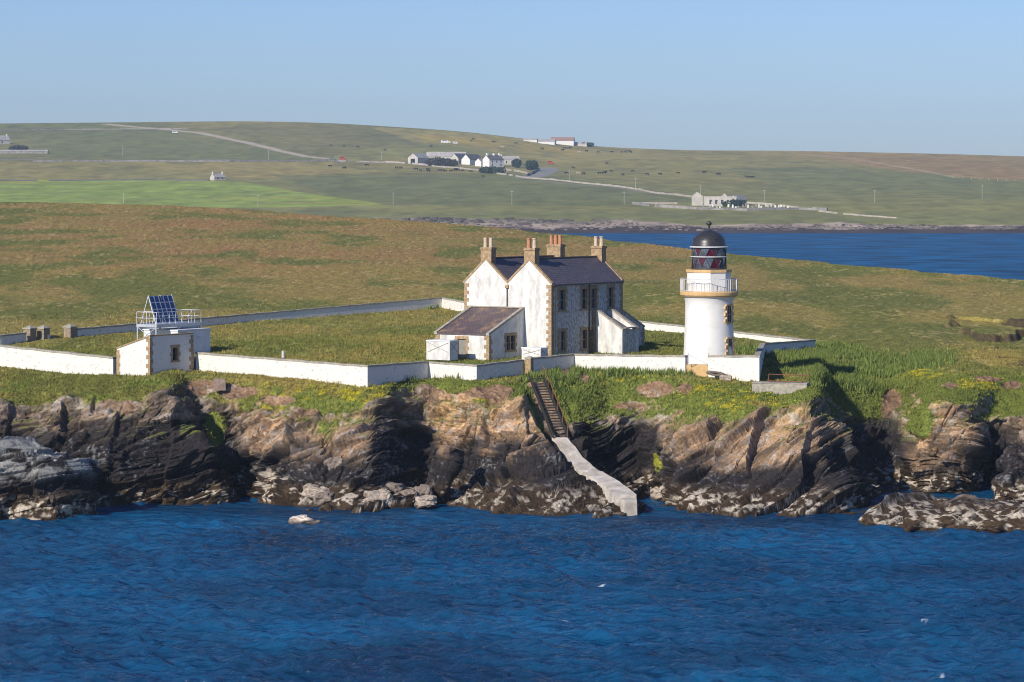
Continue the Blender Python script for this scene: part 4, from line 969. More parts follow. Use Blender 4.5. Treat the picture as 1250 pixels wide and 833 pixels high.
for (xa, ya), (xb, yb) in zip(cs_[:-1], cs_[1:]):
    n = max(2, round(math.hypot(xb-xa, yb-ya)/.9))
    for i in range(n): hr.tube((xa+(xb-xa)*i/n, ya+(yb-ya)*i/n, 0), (xa+(xb-xa)*i/n, ya+(yb-ya)*i/n, 1.08), .025, 5)
    for z in (.55, 1.08): hr.tube((xa, ya, z), (xb, yb, z), .025, 5)
hr.build('handrail', M['whitemetal'], pf)
sp = thing('solar_array', 'steep bank of dark blue solar panels on an A-frame on the steel platform', 'solar panels', (dx_, dy_, dz_), UA)
A0, A1, PH, lean = .35, 3.55, 2.35, .85
def sp_pt(x, t, o=0): return (x, .35+lean*t-o*.94, .12+PH*t+o*.34)
for c in range(5):
    xa = A0+(A1-A0)*c/5+.035; xb = A0+(A1-A0)*(c+1)/5-.035
    fr_ = MB(); pv_ = MB()
    fr_.hexa([sp_pt(xa, 0), sp_pt(xb, 0), sp_pt(xb, 1), sp_pt(xa, 1)], [sp_pt(xa, 0, .05), sp_pt(xb, 0, .05), sp_pt(xb, 1, .05), sp_pt(xa, 1, .05)])
    o = fr_.build('panel', M['galv'], sp)
    for r in range(4):
        t0, t1 = r/4+.02, (r+1)/4-.015; pv_.hexa([sp_pt(xa+.04, t0, .052), sp_pt(xb-.04, t0, .052), sp_pt(xb-.04, t1, .052), sp_pt(xa+.04, t1, .052)], [sp_pt(xa+.04, t0, .06), sp_pt(xb-.04, t0, .06), sp_pt(xb-.04, t1, .06), sp_pt(xa+.04, t1, .06)])
    pv_.build('cells', M['solar'], o)
fm = MB()
for x in (A0-.03, (A0+A1)/2, A1+.03):
    fm.tube((x, .33, .0), (x, .35+lean, PH+.2), .045, 6).tube((x, 2.05, .0), (x, .35+lean, PH+.15), .04, 6).tube((x, .75, 1.1), (x, 1.65, 1.1), .03, 5)
fm.build('support_frame', M['whitemetal'], sp)
M['pinkstone'] = mat('pinkish_concrete', (.42, .31, .24), (.26, .19, .15), 3, .95, .6)
x, y, z = P(268, 463, 271.5)
t = thing('concrete_block', 'small broken pinkish concrete block perched on the turf edge below the ruined store', 'block', (x, y, z-.35), .3)
MB().hexa([(-.5, -.35, -.6), (.5, -.3, -.6), (.55, .4, -.6), (-.45, .4, -.6)], [(-.55, -.3, .38), (.42, -.35, .3), (.5, .35, .36), (-.4, .4, .44)]).build('body', M['pinkstone'], t)

# ------------------------------------------------------------------ cliff stairs and slipway
def stair():
    top = Vector(P(655, 462, 274.0)); bot = Vector(P(684, 534, 265.6)); d = bot-top; h2 = Vector((d.x, d.y, 0)).normalized(); sd_ = Vector((-h2.y, h2.x, 0)); w2 = .62
    s = thing('cliff_stairs', 'timber stairs with shade put into their dark colour and a rusty handrail climbing the cliff to the yard gap', 'stairs', top)
    n = 22; L0 = Vector((0, 0, 0))
    for k in (-1, 1):
        a, b = sd_*w2*k+Vector((0, 0, .1)), d+sd_*w2*k+Vector((0, 0, .1))
        e = h2*.0; mb = MB(); q = sd_*.06; v = Vector((0, 0, .14))
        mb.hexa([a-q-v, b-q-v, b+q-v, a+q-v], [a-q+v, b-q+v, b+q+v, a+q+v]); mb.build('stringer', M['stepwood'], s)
    for i in range(n):
        p = d*((i+.5)/n); a = sd_*(w2-.07); f = h2*.10; v = Vector((0, 0, .02)); u = Vector((0, 0, .1))
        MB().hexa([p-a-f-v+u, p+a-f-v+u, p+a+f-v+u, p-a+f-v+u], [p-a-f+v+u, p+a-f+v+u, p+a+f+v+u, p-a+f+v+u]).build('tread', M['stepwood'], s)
    rl = MB()
    for i in range(6):
        p = d*(i/5)+sd_*w2; rl.tube(p, p+Vector((0, 0, 1.0)), .035, 5)
    rl.tube(sd_*w2+Vector((0, 0, 1.0)), d+sd_*w2+Vector((0, 0, 1.0)), .04, 6); rl.build('handrail', M['rust'], s)
    return s
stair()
def ribbon(name, label, cat, secs, m, th=1.4, group=None, bump=.05):
    # secs: list of (left point, right point)
    o = thing(name, label, cat, secs[0][0]); og = Vector(secs[0][0]); mb = MB(); n = 0; rr = random.Random(4)
    S_ = []
    for (a, b), (c, d) in zip(secs[:-1], secs[1:]):
        for j in range(4):
            t = j/4; S_.append((Vector(a).lerp(Vector(c), t)-og, Vector(b).lerp(Vector(d), t)-og))
    S_.append((Vector(secs[-1][0])-og, Vector(secs[-1][1])-og))
    S_ = [(a+Vector((rr.uniform(-bump, bump), rr.uniform(-bump, bump), rr.uniform(-bump, bump)*.6)), b+Vector((rr.uniform(-bump, bump), rr.uniform(-bump, bump), rr.uniform(-bump, bump)*.6))) for a, b in S_]
    v = []
    for a, b in S_: v += [a, b, b-Vector((0, 0, th)), a-Vector((0, 0, th))]
    f = []
    for i in range(len(S_)-1):
        for k in range(4): f.append((4*i+k, 4*i+(k+1) % 4, 4*i+4+(k+1) % 4, 4*i+4+k))
    f += [(0, 1, 2, 3), tuple(4*(len(S_)-1)+k for k in (3, 2, 1, 0))]
    mb.add(v, f).build('slab', m, o); return o
ribbon('slipway', 'pale concrete slipway descending from the foot of the stairs to the water', 'slipway',
       [(P(674, 534, 265.8), P(693, 534, 265.8)), (P(693, 560, 262.3), P(711, 558, 262.5)), (P(706, 573, 260), P(729, 573, 260.2)), (P(708, 575, 259.6), P(735, 576, 259.4)), (P(735, 590, 256.2), P(757, 588, 256.4)), (P(752, 605, 252.0), P(777, 604, 252.2))], M['concrete'], 1.5)
ex, ey, ez = P(768, 609, 251.2)
t = thing('slipway_end_block', 'square pale concrete block at the water end of the slipway', 'block', (ex, ey, -1.0), .25)
MB().hexa([(-.55, -.5, 0), (.55, -.5, 0), (.6, .7, 0), (-.6, .7, 0)], [(-.5, -.45, ez+.95), (.5, -.45, ez+.95), (.5, .7, ez+1.0), (-.5, .7, ez+1.0)]).build('body', M['concrete'], t)
# concrete platform right of the lighthouse
x, y, z = P(918, 468, 270.5); x2, y2, z2 = P(985, 470, 269.3)
t = thing('concrete_platform', 'low grey concrete ledge with rusty rails on the turf below the end of the wall', 'platform', (x, y, z), math.atan2(y2-y, x2-x))
Lp = math.hypot(x2-x, y2-y)
MB().box(0, Lp, 0, 1.6, -1.6, 0).box(-.03, Lp+.03, -.05, 1.62, .001, .07).build('slab', M['coping'], t)
rr_ = MB().tube((.9*Lp, .3, 0), (.9*Lp, .3, 1.0), .04, 5).tube((.99*Lp, 1.4, 0), (.99*Lp, 1.4, 1.1), .05, 5).tube((.25*Lp, 1.45, .7), (.99*Lp, 1.45, .62), .04, 5).tube((.25*Lp, 1.45, 0), (.25*Lp, 1.45, .7), .04, 5).tube((.3*Lp, .4, .18), (.95*Lp, .4, .16), .05, 5)
rr_.build('rusty_rail', M['rust'], t)

# ------------------------------------------------------------------ rocks
def rock(name, label, c, sx_, sy_, sz_, seed, n=90, k=1.0, wetonly=False, tilt=0, e=.55, group=None, barn=1.0, top=False):
    u = np.linspace(-math.pi, math.pi, n*2); v = np.linspace(-math.pi/2, math.pi/2, n); U, W = np.meshgrid(u, v)
    sg = lambda a: np.sign(a)*np.abs(a)**e
    x = sx_*sg(np.cos(W))*sg(np.cos(U)); y = sy_*sg(np.cos(W))*sg(np.sin(U)); z = sz_*sg(np.sin(W))
    if tilt: x, z = x*math.cos(tilt)-z*math.sin(tilt), x*math.sin(tilt)+z*math.cos(tilt)
    nn = np.stack([x/sx_**2, y/sy_**2, z/sz_**2], -1); nn /= np.linalg.norm(nn, axis=-1, keepdims=True)+1e-9
    xw, yw, zw = x+c[0], y+c[1], z+c[2]
    d = rock_disp(xw+seed*0, yw, zw)*k; d[:, -1] = d[:, 0]; d[0] = d[0].mean(); d[-1] = d[-1].mean()
    x += nn[..., 0]*d; y += nn[..., 1]*d; z += nn[..., 2]*d
    nz = nn[..., 2]
    cl = rock_col(x+c[0], y+c[1], z+c[2], nz, barn=barn)
    if top:
        zz_ = z+c[2]; q_ = fbm(x*.8, y*.8, z*1.4, 4, 77); cl = mix(cl, np.array([.30, .30, .28]), sst(2.6, 4.2, zz_+2.2*(q_-.5))*sst(.40, .54, q_)*.9); cl = mix(cl, np.array([.52, .45, .35]), sst(1.9, 1.2, zz_)*sst(.52, .58, fbm(x*2.2, y*2.2, z*2.2, 3, 78))*.9)
    o = grid_obj(name, x, y, z, M['ground'], cl); o.location = c
    return tag(o, label, 'rock', group)
x, y, z = P(40, 600, 250.5)
rock('sea_stack', 'big dark slabby rock with pale grey top at the left edge of the shore', (x-2.5, 252, .9), 7.2, 4.6, 4.4, 1, 190, .85, e=.85, top=True)
x, y, z = P(1160, 620, 243)
rock('skerry', 'long flat white-speckled skerry at the right edge of the water', (x+9.4, 245.4, .1), 16.0, 7.2, 1.5, 2, 240, .7, e=.8, barn=.92)
def whitecol(o, cc):
    pass
bl = rock('boulder', 'tall tilted grey boulder leaning below the orange cliff', (*P(541, 573, 259.3)[:2], 2.6), 1.15, 1.1, 2.2, 3, 50, .45, tilt=-.35, e=.7)
x, y, _ = P(374, 637, 246)
# small rocks above the water and rubble along the foot
def stone(label, px, row, d, sx_, sz_, colr, name='boulder', group='loose rocks at the foot of the cliff', tilt=0, seed=0):
    x, y, z = P(px, row, d); n = 20; rs = np.random.default_rng(seed)
    u = np.linspace(-math.pi, math.pi, n*2); v = np.linspace(-math.pi/2, math.pi/2, n); U, W = np.meshgrid(u, v); sg = lambda a: np.sign(a)*np.abs(a)**.6
    X_ = sx_*sg(np.cos(W))*sg(np.cos(U)); Y_ = sx_*.8*sg(np.cos(W))*sg(np.sin(U)); Z_ = sz_*sg(np.sin(W))
    f = 1+.5*(fbm(X_*1.5/sx_+seed, Y_*1.5/sx_, Z_*1.5/sz_, 3, seed)-.5)+.35*(hsh(X_*2.2/sx_+Z_/sz_+seed*7, Y_*2/sx_+Z_*1.4/sz_, seed)-.5)
    f[:, -1] = f[:, 0]; f[0] = f[0, 0]; f[-1] = f[-1, 0]
    X_, Y_, Z_ = X_*f, Y_*f, Z_*f
    X_, Z_ = X_*math.cos(tilt)-Z_*math.sin(tilt), X_*math.sin(tilt)+Z_*math.cos(tilt)
    cn = np.asarray(colr)*(.65+.7*fbm(X_*2, Y_*2, Z_*2, 3, seed+4))[..., None]
    cn = mix(cn, np.array([.05, .04, .03]), sst(.45, .1, Z_+z)*.9)
    o = grid_obj(name, X_, Y_, Z_, M['ground'], cn); o.location = (x, y, z)
    return tag(o, label, 'rock', group)
PALE = (.40, .335, .27); MID = (.22, .18, .15); DRK = (.07, .055, .05)
stone('pale pinkish rock standing clear of the water off the left shore', 366, 639.5, 244.8, .95, .55, (.60, .50, .42), 'sea_rock', 'rocks clear of the water', seed=11)
stone('smaller pale rock beside the one clear of the water', 382, 640.5, 244.6, .6, .3, (.60, .50, .42), 'sea_rock', 'rocks clear of the water', seed=12)
stone('lowest sliver of pale rock right of the two clear of the water', 395, 641, 244.6, .5, .14, (.58, .48, .40), 'sea_rock', 'rocks clear of the water', seed=13)
for i, (px, row, d, a, b, cc, lab) in enumerate(((463, 611, 256.2, 1.1, .8, PALE, 'largest pale block at the foot of the shaded cliff'), (386, 601, 258, 1.0, .5, PALE, 'flat pale slab beside the white ledge'),
    (408, 573, 260.5, 1.0, 1.0, MID, 'squarish brown boulder wedged below the strata'), (395, 610, 256.5, .8, .5, MID, 'brown stone at the waterline beside the white ledge'), (500, 606, 257.5, .8, .5, MID, 'brown stone right of the largest pale block'),
    (517, 600, 258, .7, .5, MID, 'brown stone under the tall tilted boulder'), (480, 598, 258.6, .9, .6, MID, 'brown stone behind the largest pale block'), (440, 604, 257.4, .8, .4, MID, 'low brown slab left of the largest pale block'),
    (520, 613, 256.2, .9, .45, PALE, 'pale slab at the waterline below the tall boulder'), (807, 603, 262.5, .8, .55, PALE, 'round pale boulder in the dark inlet beside the slipway'), (886, 462, 274.5, .5, .25, PALE, 'small pale stone in the grass under the lighthouse wall'), (876, 457, 275.5, .9, .2, MID, 'flat grey slab in the grass under the lighthouse gate'))):
    stone(lab, px, row, d, a, b, cc, seed=20+i, tilt=.2*math.sin(i*5))

rock('boulder', 'angular grey boulder at the right edge of the photo above the skerry', (*P(1246, 566, 266)[:2], 2.6), 1.5, 1.6, 1.8, 5, 60, .5, e=.8, group='loose rocks at the foot of the cliff')
rock('boulder', 'low speckled block at the right edge behind the skerry', (*P(1248, 592, 262)[:2], .8), 2.4, 1.8, 1.4, 6, 70, .5, e=.8, group='loose rocks at the foot of the cliff')
# ------------------------------------------------------------------ grass tufts and weeds
def tufts(name, base, hgt, wid, colr, nb=4, lean=.5, stiff=1.0):
    n = len(base); T = n*nb
    b = np.repeat(base, nb, 0)+np.stack([rng.normal(0, .10, T), rng.normal(0, .10, T), np.full(T, -.04)], -1)
    h = np.repeat(hgt, nb)*rng.uniform(.6, 1.15, T); a = rng.uniform(0, 6.283, T); w_ = np.repeat(wid, nb)*rng.uniform(.6, 1.2, T)
    tip = b+np.stack([rng.normal(0, lean, T)*h*.6+.12*h, rng.normal(0, lean, T)*h*.6, h], -1)
    s_ = np.stack([np.cos(a)*w_, np.sin(a)*w_, np.zeros(T)], -1)
    co = np.stack([b-s_, b+s_, tip], 1).reshape(-1, 3).astype(np.float32)
    me = bpy.data.meshes.new(name); me.vertices.add(len(co)); me.vertices.foreach_set('co', co.ravel())
    me.loops.add(T*3); me.loops.foreach_set('vertex_index', np.arange(T*3, dtype=np.int32)); me.polygons.add(T); me.polygons.foreach_set('loop_start', np.arange(0, T*3, 3, dtype=np.int32)); me.update(calc_edges=True)
    cc = np.repeat(colr, nb, 0)*rng.uniform(.7, 1.3, T)[:, None]; set_col(me, np.repeat(cc, 3, 0)); me.materials.append(M['blade'])
    o = bpy.data.objects.new(name, me); C.objects.link(o); return o
pxv = PXg; on = ((VV > 1.7) | (green > .45)) & (VV > 1) & (VV < 4.4) & (grassmask > .6) & (pxv > -60) & (pxv < 1310)
area = np.ones_like(X)
ax = np.hypot(np.gradient(X, axis=1), np.gradient(Y, axis=1))*np.sqrt(np.gradient(X, axis=0)**2+np.gradient(Y, axis=0)**2+np.gradient(Z, axis=0)**2)
def pick(mask, dens):
    p = ax*mask*dens; p = p.ravel(); k = rng.poisson(p); i = np.repeat(np.arange(p.size), k); return i
Xr, Yr, Zr = X.ravel(), Y.ravel(), Z.ravel(); gc = gcol.reshape(-1, 3)
i = pick(on, 26*(VV < 3.0)+13*(VV >= 3.0)*(VV < 3.6)+6*(VV >= 3.6)*np.clip((4.4-VV)/.8, 0, 1))
jit = rng.uniform(-.08, .08, (len(i), 2))
base = np.stack([Xr[i]+jit[:, 0], Yr[i]+jit[:, 1], Zr[i]], -1)
print('tufts', len(i))
o = tufts('rough_grass', base, rng.uniform(.10, .27, len(i)), rng.uniform(.03, .07, len(i)), gc[i]*1.0)
tag(o, 'rough grass on the cliff top and in the walled yard', 'grass', kind='stuff')
# tall dark weeds against the walls and in the gullies
wz_ = np.zeros_like(X)
for cx, cy, rx, ry, a in ((570,455,50,7,1), (690,462,40,22,1), (745,452,60,10,1), (820,452,40,6,.6), (1000,440,60,16,1), (1050,462,50,20,.9), (1100,440,60,10,.6), (650,475,14,20,1), (330,452,60,3,.3), (480,462,30,4,.5), (915,428,20,5,.4), (640,432,50,4,.4), (560,372,60,6,.4)):
    wz_ = np.maximum(wz_, a*np.exp(-(((PXg-cx)/rx)**2+((ROWg-cy)/ry)**2)**1.5))
wz_ = wz_*sst(.36, .52, fbm(X*.45, Y*.35, Z, 3, 401))
i = pick(on & (wz_ > .1), 30*wz_)
base = np.stack([Xr[i], Yr[i], Zr[i]], -1); print('weeds', len(i))
wc = np.array([.125, .165, .036])*rng.uniform(.75, 1.3, (len(i), 1))
o = tufts('tall_weeds', base, rng.uniform(.28, .68, len(i)), rng.uniform(.035, .08, len(i)), wc, nb=5, lean=.32)
tag(o, 'tall dark green nettles and docks along the walls and in the gullies', 'weeds', kind='stuff')
i = pick(on & (yel > .25) & (VV < 3.2), 7*yel*sst(.46, .60, fbm(X*.7, Y*.7, Z*.7, 3, 411)))
base = np.stack([Xr[i], Yr[i], Zr[i]+.22], -1); print('flowers', len(i))
o = tufts('yellow_flowers', base, rng.uniform(.06, .12, len(i)), rng.uniform(.03, .07, len(i)), np.tile([.50, .42, .03], (len(i), 1)), nb=4, lean=1.2)
tag(o, 'yellow wild flowers scattered over the cliff-top turf', 'flowers', kind='stuff')

# ------------------------------------------------------------------ the far shore: farms, walls, poles, cattle
def m_at(px, row): x, y, z = far_at(px, row); return y/F      # metres per photo pixel there
def gable_house(name, label, cat, px, row, wpx, lenm, hpx, roofpx, ang, wm, rm, chim=(), wins=(), group=None, doors=()):
    """house whose near gable is wpx wide; ang = turn of its long axis from the line of sight"""
    x, y, z = far_at(px, row); k = y/F; W_ = wpx*k; h = hpx*k; rh = roofpx*k
    t = thing(name, label, cat, (x, y, z), ang, group)
    L2_ = lenm/2
    wm_ = MB(); wm_.prismx([(-W_/2, -2), (-W_/2, h), (0, h+rh), (W_/2, h), (W_/2, -2)], -L2_, L2_); wm_.build('wall', M[wm], t)
    r = MB()
    for sg in (-1, 1):
        e = W_/2+.3; ze = h-rh*.3/(W_/2)
        r.hexa([(-L2_-.1, sg*e, ze+.05), (L2_+.1, sg*e, ze+.05), (L2_+.1, 0, h+rh+.05), (-L2_-.1, 0, h+rh+.05)], [(-L2_-.1, sg*e, ze+.3), (L2_+.1, sg*e, ze+.3), (L2_+.1, 0, h+rh+.3), (-L2_-.1, 0, h+rh+.3)])
    ro = r.build('roof', M[rm], t)
    for cx in chim: MB().box(cx*L2_-.6, cx*L2_+.6, -.9, .9, h+rh-.6, h+rh+1.7).build('chimney', M[wm], ro)
    for (cx, z0, z1, ww) in wins:
        for sg in (-1,): MB().box(cx*L2_-ww/2, cx*L2_+ww/2, sg*(W_/2+.06)-.05, sg*(W_/2+.06)+.05, z0, z1).build('window', M['glass'], t)
    for (z0, z1, ww) in doors:
        MB().box(-L2_-.15, -L2_-.02, -ww/2, ww/2, z0, z1).build('door', M['dark'], t)
    return t
R90 = math.pi/2
# white farmhouse and its steading
gable_house('farmhouse', 'white two-storey farmhouse with dark slate roof and tall chimneys in the middle of the farm', 'house', 602, 204, 13, 15, 9, 5, R(40), 'farwhite', 'farroof', (-.85, .1, .85), [(-.6, 3.6, 5.0, .9), (0, 3.6, 5, .9), (.6, 3.6, 5, .9), (-.6, 1, 2.5, .9), (.6, 1, 2.5, .9)])
gable_house('farmhouse', 'grey rendered house with pale slate roof behind the white farmhouse', 'house', 622, 201, 9, 16, 6, 4, R(10), 'fargrey', 'farroofpale', (-.9,), [(-.4, 1, 3, 1), (.4, 1, 3, 1)])
gable_house('barn', 'pale barn at the left end of the farm, its gable to the water', 'barn', 511, 200, 14, 18, 7, 5, R(60), 'fargrey', 'farroofpale', (), (), None, [(0, 4, 4)])
gable_house('barn', 'long pale-roofed barn behind the dark bushes of the farm', 'barn', 545, 198, 12, 34, 7, 5, R(170), 'fargrey', 'farroofpale')
gable_house('barn', 'dark-roofed barn between the bushes and the white farmhouse, left one of two', 'barn', 562, 200, 12, 20, 6, 6, R(60), 'fargrey', 'farroof', (), (), None, [(0, 3.5, 3)])
gable_house('barn', 'dark-roofed barn nearest the left side of the white farmhouse', 'barn', 576, 201, 12, 20, 6, 6, R(60), 'farwhite', 'farroof')
gable_house('byre', 'low pale byre joined to the left side of the white farmhouse', 'byre', 589, 203, 9, 14, 5, 4, R(60), 'farwhite', 'farroofpale')
gable_house('cottage', 'tiny pale cottage at the top edge of the bright green field', 'cottage', 266, 220, 9, 10, 3.6, 3.8, R(40), 'fargrey', 'farroofpale', (-.85, .85), [(-.4, .8, 2, .9), (.4, .8, 2, .9)])
gable_house('barn', 'white barn with brown roof on the hilltop skyline', 'barn', 687, 176.5, 12, 24, 4.5, 4, R(170), 'farwhite', 'farroofred')
gable_house('barn', 'pale shed left of the brown-roofed hilltop barn', 'barn', 668, 176, 11, 17, 3, 2.6, R(168), 'farwhite', 'farroofpale')
gable_house('shed', 'low pale shed right of the brown-roofed hilltop barn', 'shed', 708, 177.5, 8, 15, 2.3, 2, R(170), 'fargrey', 'farroofpale')
gable_house('shed', 'smallest pale shed at the left of the hilltop buildings', 'shed', 648, 173, 7, 14, 1.8, 2, R(168), 'farwhite', 'farroofpale')
gable_house('farmhouse', 'pale house cut by the left edge below the skyline', 'house', 0, 176, 12, 16, 5, 5, R(35), 'fargrey', 'farroofpale', (-.85, .85), [(0, 1, 2.6, 1)])
gable_house('shed', 'long low grey steading below the house at the left edge', 'shed', 22, 187.5, 6, 52, 2.8, 1.2, R(177), 'greystone', 'farroofpale')
# church ruin in the walled graveyard
gable_house('ruined_church', 'roofless pale church gable standing in the graveyard by the shore', 'church', 851, 251, 13, 4, 11, 5, R90, 'fargrey', 'fargrey')
x, y, z = far_at(882, 251.5); k = y/F
t = thing('ruined_church_wall', 'long low church wall with pointed openings right of the standing gable', 'church wall', (x, y, z), R(-3))
a_, b_ = MB(), RV(); hs = [(q*k, (q+3)*k, 1.0, 3.6) for q in (-16, -9, -2, 5)]
wall_open(a_, b_, -23*k, 17*k, -1, 5.6, hs, 0, depth=1.0); a_.build('stone_face', M['fargrey'], t); b_.build('reveal', M['fargrey'], t)
MB().box(-23*k, 17*k, 1.6, 2.2, -1, 5.7).build('rear_face', M['fargrey'], t)
gable_house('mausoleum', 'small slate-roofed chapel at the right end of the church ruin', 'chapel', 901, 250.5, 10, 13, 6.5, 5, R(60), 'fargrey', 'farroofpale')
gable_house('gable_ruin', 'little pale gable rising behind the church wall', 'ruin', 884, 248, 9, 4, 7, 5, R90, 'fargrey', 'farroofred')
def far_wall(name, label, pts, h=1.5, w=1.0, m='greystone', step=8):
    q = [far_at(*p) for p in pts]; o = None; mb = MB(); org = q[0]
    path = []
    for a, b in zip(q[:-1], q[1:]):
        n = max(1, int(math.hypot(b[0]-a[0], b[1]-a[1])/step))
        for j in range(n): path.append((a[0]+(b[0]-a[0])*j/n, a[1]+(b[1]-a[1])*j/n))
    path.append(q[-1][:2]); rr = random.Random(5)
    for (xa, ya), (xb, yb) in zip(path[:-1], path[1:]):
        if rr.random() < .03: continue
        L2_ = math.hypot(xb-xa, yb-ya); nx, ny = -(yb-ya)/L2_*w/2, (xb-xa)/L2_*w/2; za, zb = far_z(xa, ya), far_z(xb, yb); ha = .62*h*rr.uniform(.75, 1.1)
        f = lambda x_, y_, z_: (x_-org[0], y_-org[1], z_-org[2])
        mb.hexa([f(xa+nx, ya+ny, za-1), f(xb+nx, yb+ny, zb-1), f(xb-nx, yb-ny, zb-1), f(xa-nx, ya-ny, za-1)], [f(xa+nx, ya+ny, za+ha), f(xb+nx, yb+ny, zb+ha), f(xb-nx, yb-ny, zb+ha), f(xa-nx, ya-ny, za+ha)])
    o = mb.build(name, M[m]); o.location = org
    return tag(o, label, 'wall')
M['fieldwall'] = mat('dry_stone', (.30, .28, .26), (.15, .14, .13), .25, .95, 0, lo=.35, hi=.6)
M['palewall'] = mat('pale_coast_wall', (.42, .37, .31), (.25, .23, .19), .2, .95, 0, lo=.35, hi=.55)
far_wall('field_wall', 'long dry stone wall crossing the hill above the bright green field', [(40,198),(150,197.5),(280,197.8),(400,197),(470,199)], 2.2, 1, 'fieldwall')
far_wall('field_wall', 'pale wall running down the hill below the farm towards the graveyard', [(470,198.5),(520,202),(570,207),(610,213),(650,218.5),(720,225),(780,232),(846,241)], 1.9, 1, 'palewall')
far_wall('graveyard_wall', 'low stone wall enclosing the graveyard on the far shore', [(772,249.5),(800,253),(852,256),(912,257.5),(975,256),(1010,257.5)], 2.6, 1, 'fieldwall')
far_wall('graveyard_wall', 'rear wall of the graveyard behind the headstones', [(772,249),(845,249.5)], 1.8, 1, 'palewall')
far_wall('graveyard_wall', 'right-hand graveyard wall running back behind the chapel', [(912,248.5),(940,250.5),(975,254.5)], 1.8, 1, 'palewall')
far_wall('coast_wall', 'broken pale wall trailing right from the graveyard along the shore', [(1000,258.5),(1030,262),(1060,264.5),(1095,266.8)], 1.4, 1, 'palewall')
far_wall('field_wall', 'faint stone wall near the skyline left of the dirt road', [(0,160),(80,158.5),(160,158),(230,158)], 1.6, 1, 'fieldwall')
far_wall('farm_wall', 'pale garden wall in front of the white farmhouse', [(612,208),(640,211.5),(648,213.5)], 2.2, 1, 'palewall')
far_wall('farm_wall', 'dark wall beside the farm drive', [(643,215),(652,211),(658,208)], 2.4, 1, 'farroof')
far_wall('hedge_bank', 'dark bank along the top edge of the bright green field', [(0,221),(90,221),(190,220),(255,220.5)], 1.3, 1.5, 'farroof')
# headstones
rr = random.Random(9); gs = None
ORD = ['first', 'second', 'third', 'fourth', 'fifth', 'sixth', 'seventh', 'eighth', 'ninth', 'tenth', 'eleventh', 'twelfth', 'thirteenth', 'fourteenth', 'fifteenth', 'sixteenth', 'seventeenth', 'eighteenth', 'nineteenth', 'twentieth']+['twenty-'+q for q in ('first', 'second', 'third', 'fourth', 'fifth', 'sixth', 'seventh')]
for i in range(27):
    px, row = 858+i*4+rr.uniform(-1, 1), rr.uniform(252, 255.5)
    if px > 930: row = 252.5+rr.random()*2.5
    x, y, z = far_at(px, row); h = rr.uniform(1.0, 2.2)
    b = MB().box(-.5, .5, -.12, .12, -.2, h).prism([(-.5, h), (.5, h), (.25, h+.3), (-.25, h+.3)], -.12, .12)
    o = b.build('headstone', M[rr.choice(('farwhite', 'fargrey', 'greystone'))]); o.location = (x, y, z); o.rotation_euler = (0, 0, rr.uniform(-.3, .3))
    tag(o, 'small headstone, '+ORD[i]+' from the left in the walled graveyard', 'headstone', 'headstones in the walled graveyard')
# poles
pole0 = None
for px, rt, rb, lab in ((150, 178, 191, 'pole on the dark green hillside near the left of the hill wall'), (328, 183, 197, 'pole beside the hill wall under the dirt road'), (151, 236, 248, 'pole at the lower edge of the bright green field, left one'), (315, 238, 252, 'pole at the lower edge of the bright green field, right one'),
        (480, 235, 250, 'pole just right of the tip of the bright green field'), (625, 233, 250, 'pole in the plain field below the white farmhouse'), (762, 234, 250, 'pole just left of the graveyard wall'), (776, 217, 232, 'pole above the pale coast-bound wall, left of the graveyard'), (855, 226, 243, 'pole directly behind the church gable'),
        (933, 232, 247, 'pole behind the right part of the graveyard'), (1068, 232, 248, 'pole in the open field right of the graveyard'), (1199, 226, 243, 'rightmost pole, on the far right field'), (695, 208, 222, 'pole right of the farm drive, among cattle'), (466, 186, 196, 'short pole left of the farm barns')):
    x, y, z = far_at(px, rb); h = (rb-rt)*y/F
    o = thing('telegraph_pole', 'telegraph '+lab, 'pole', (x, y, z), 0, 'telegraph poles across the far fields')
    MB().tube((0, 0, -1), (0, 0, h), .22, 6, .16).build('shaft', M['pole'], o); MB().box(-.9, .9, -.1, .1, h-.6, h-.4).build('crossarm', M['pole'], o)
# cattle
cowm = MB().hexa([(-1.1, -.38, .75), (1.1, -.38, .75), (1.1, .38, .75), (-1.1, .38, .75)], [(-1.05, -.3, 1.5), (1.0, -.3, 1.55), (1.0, .3, 1.55), (-1.05, .3, 1.5)])
cowm.hexa([(1.0, -.2, 1.0), (1.7, -.16, .9), (1.7, .16, .9), (1.0, .2, 1.0)], [(1.0, -.2, 1.5), (1.65, -.14, 1.35), (1.65, .14, 1.35), (1.0, .2, 1.5)])
for a in (-.85, .85):
    for b in (-.26, .26): cowm.tube((a, b, 0), (a, b, .8), .13, 5)
cowm = cowm.build('cow', M['cow']); cme = cowm.data; cmp_ = cme.copy(); cmp_.materials.clear(); cmp_.materials.append(M['cowpale'])
upper = [(575,173),(603,175),(630,176.5),(662,183),(686,184),(689,182),(694,182.5),(697,181.5),(687,184.5),(716,185.5),(730,187),(747,187),(759,187),(764,187),(768,186),(770,187),(741,201),(712,213.5),(692,213),(732,213),(737,213),(739,211),(746,210.5),(760,214.5),(578,171),(526,180)]
lower = [(484,206),(489,206),(508,208),(513,209.5),(522,208.5),(523,210),(536,209.5),(540,209.5),(544,210),(550,210),(554,209.5),(557,208.5),(559,209),(565,210),(575,211),(420,206.5),(403,204.5),(448,203)]
right = [(806,214),(828,213),(876,214),(878,214),(911,217),(914,218),(919,218),(772,210),(790,214),(470,184),(437,181),(420,180),(404,179),(590,217),(860,212),(700,206)]
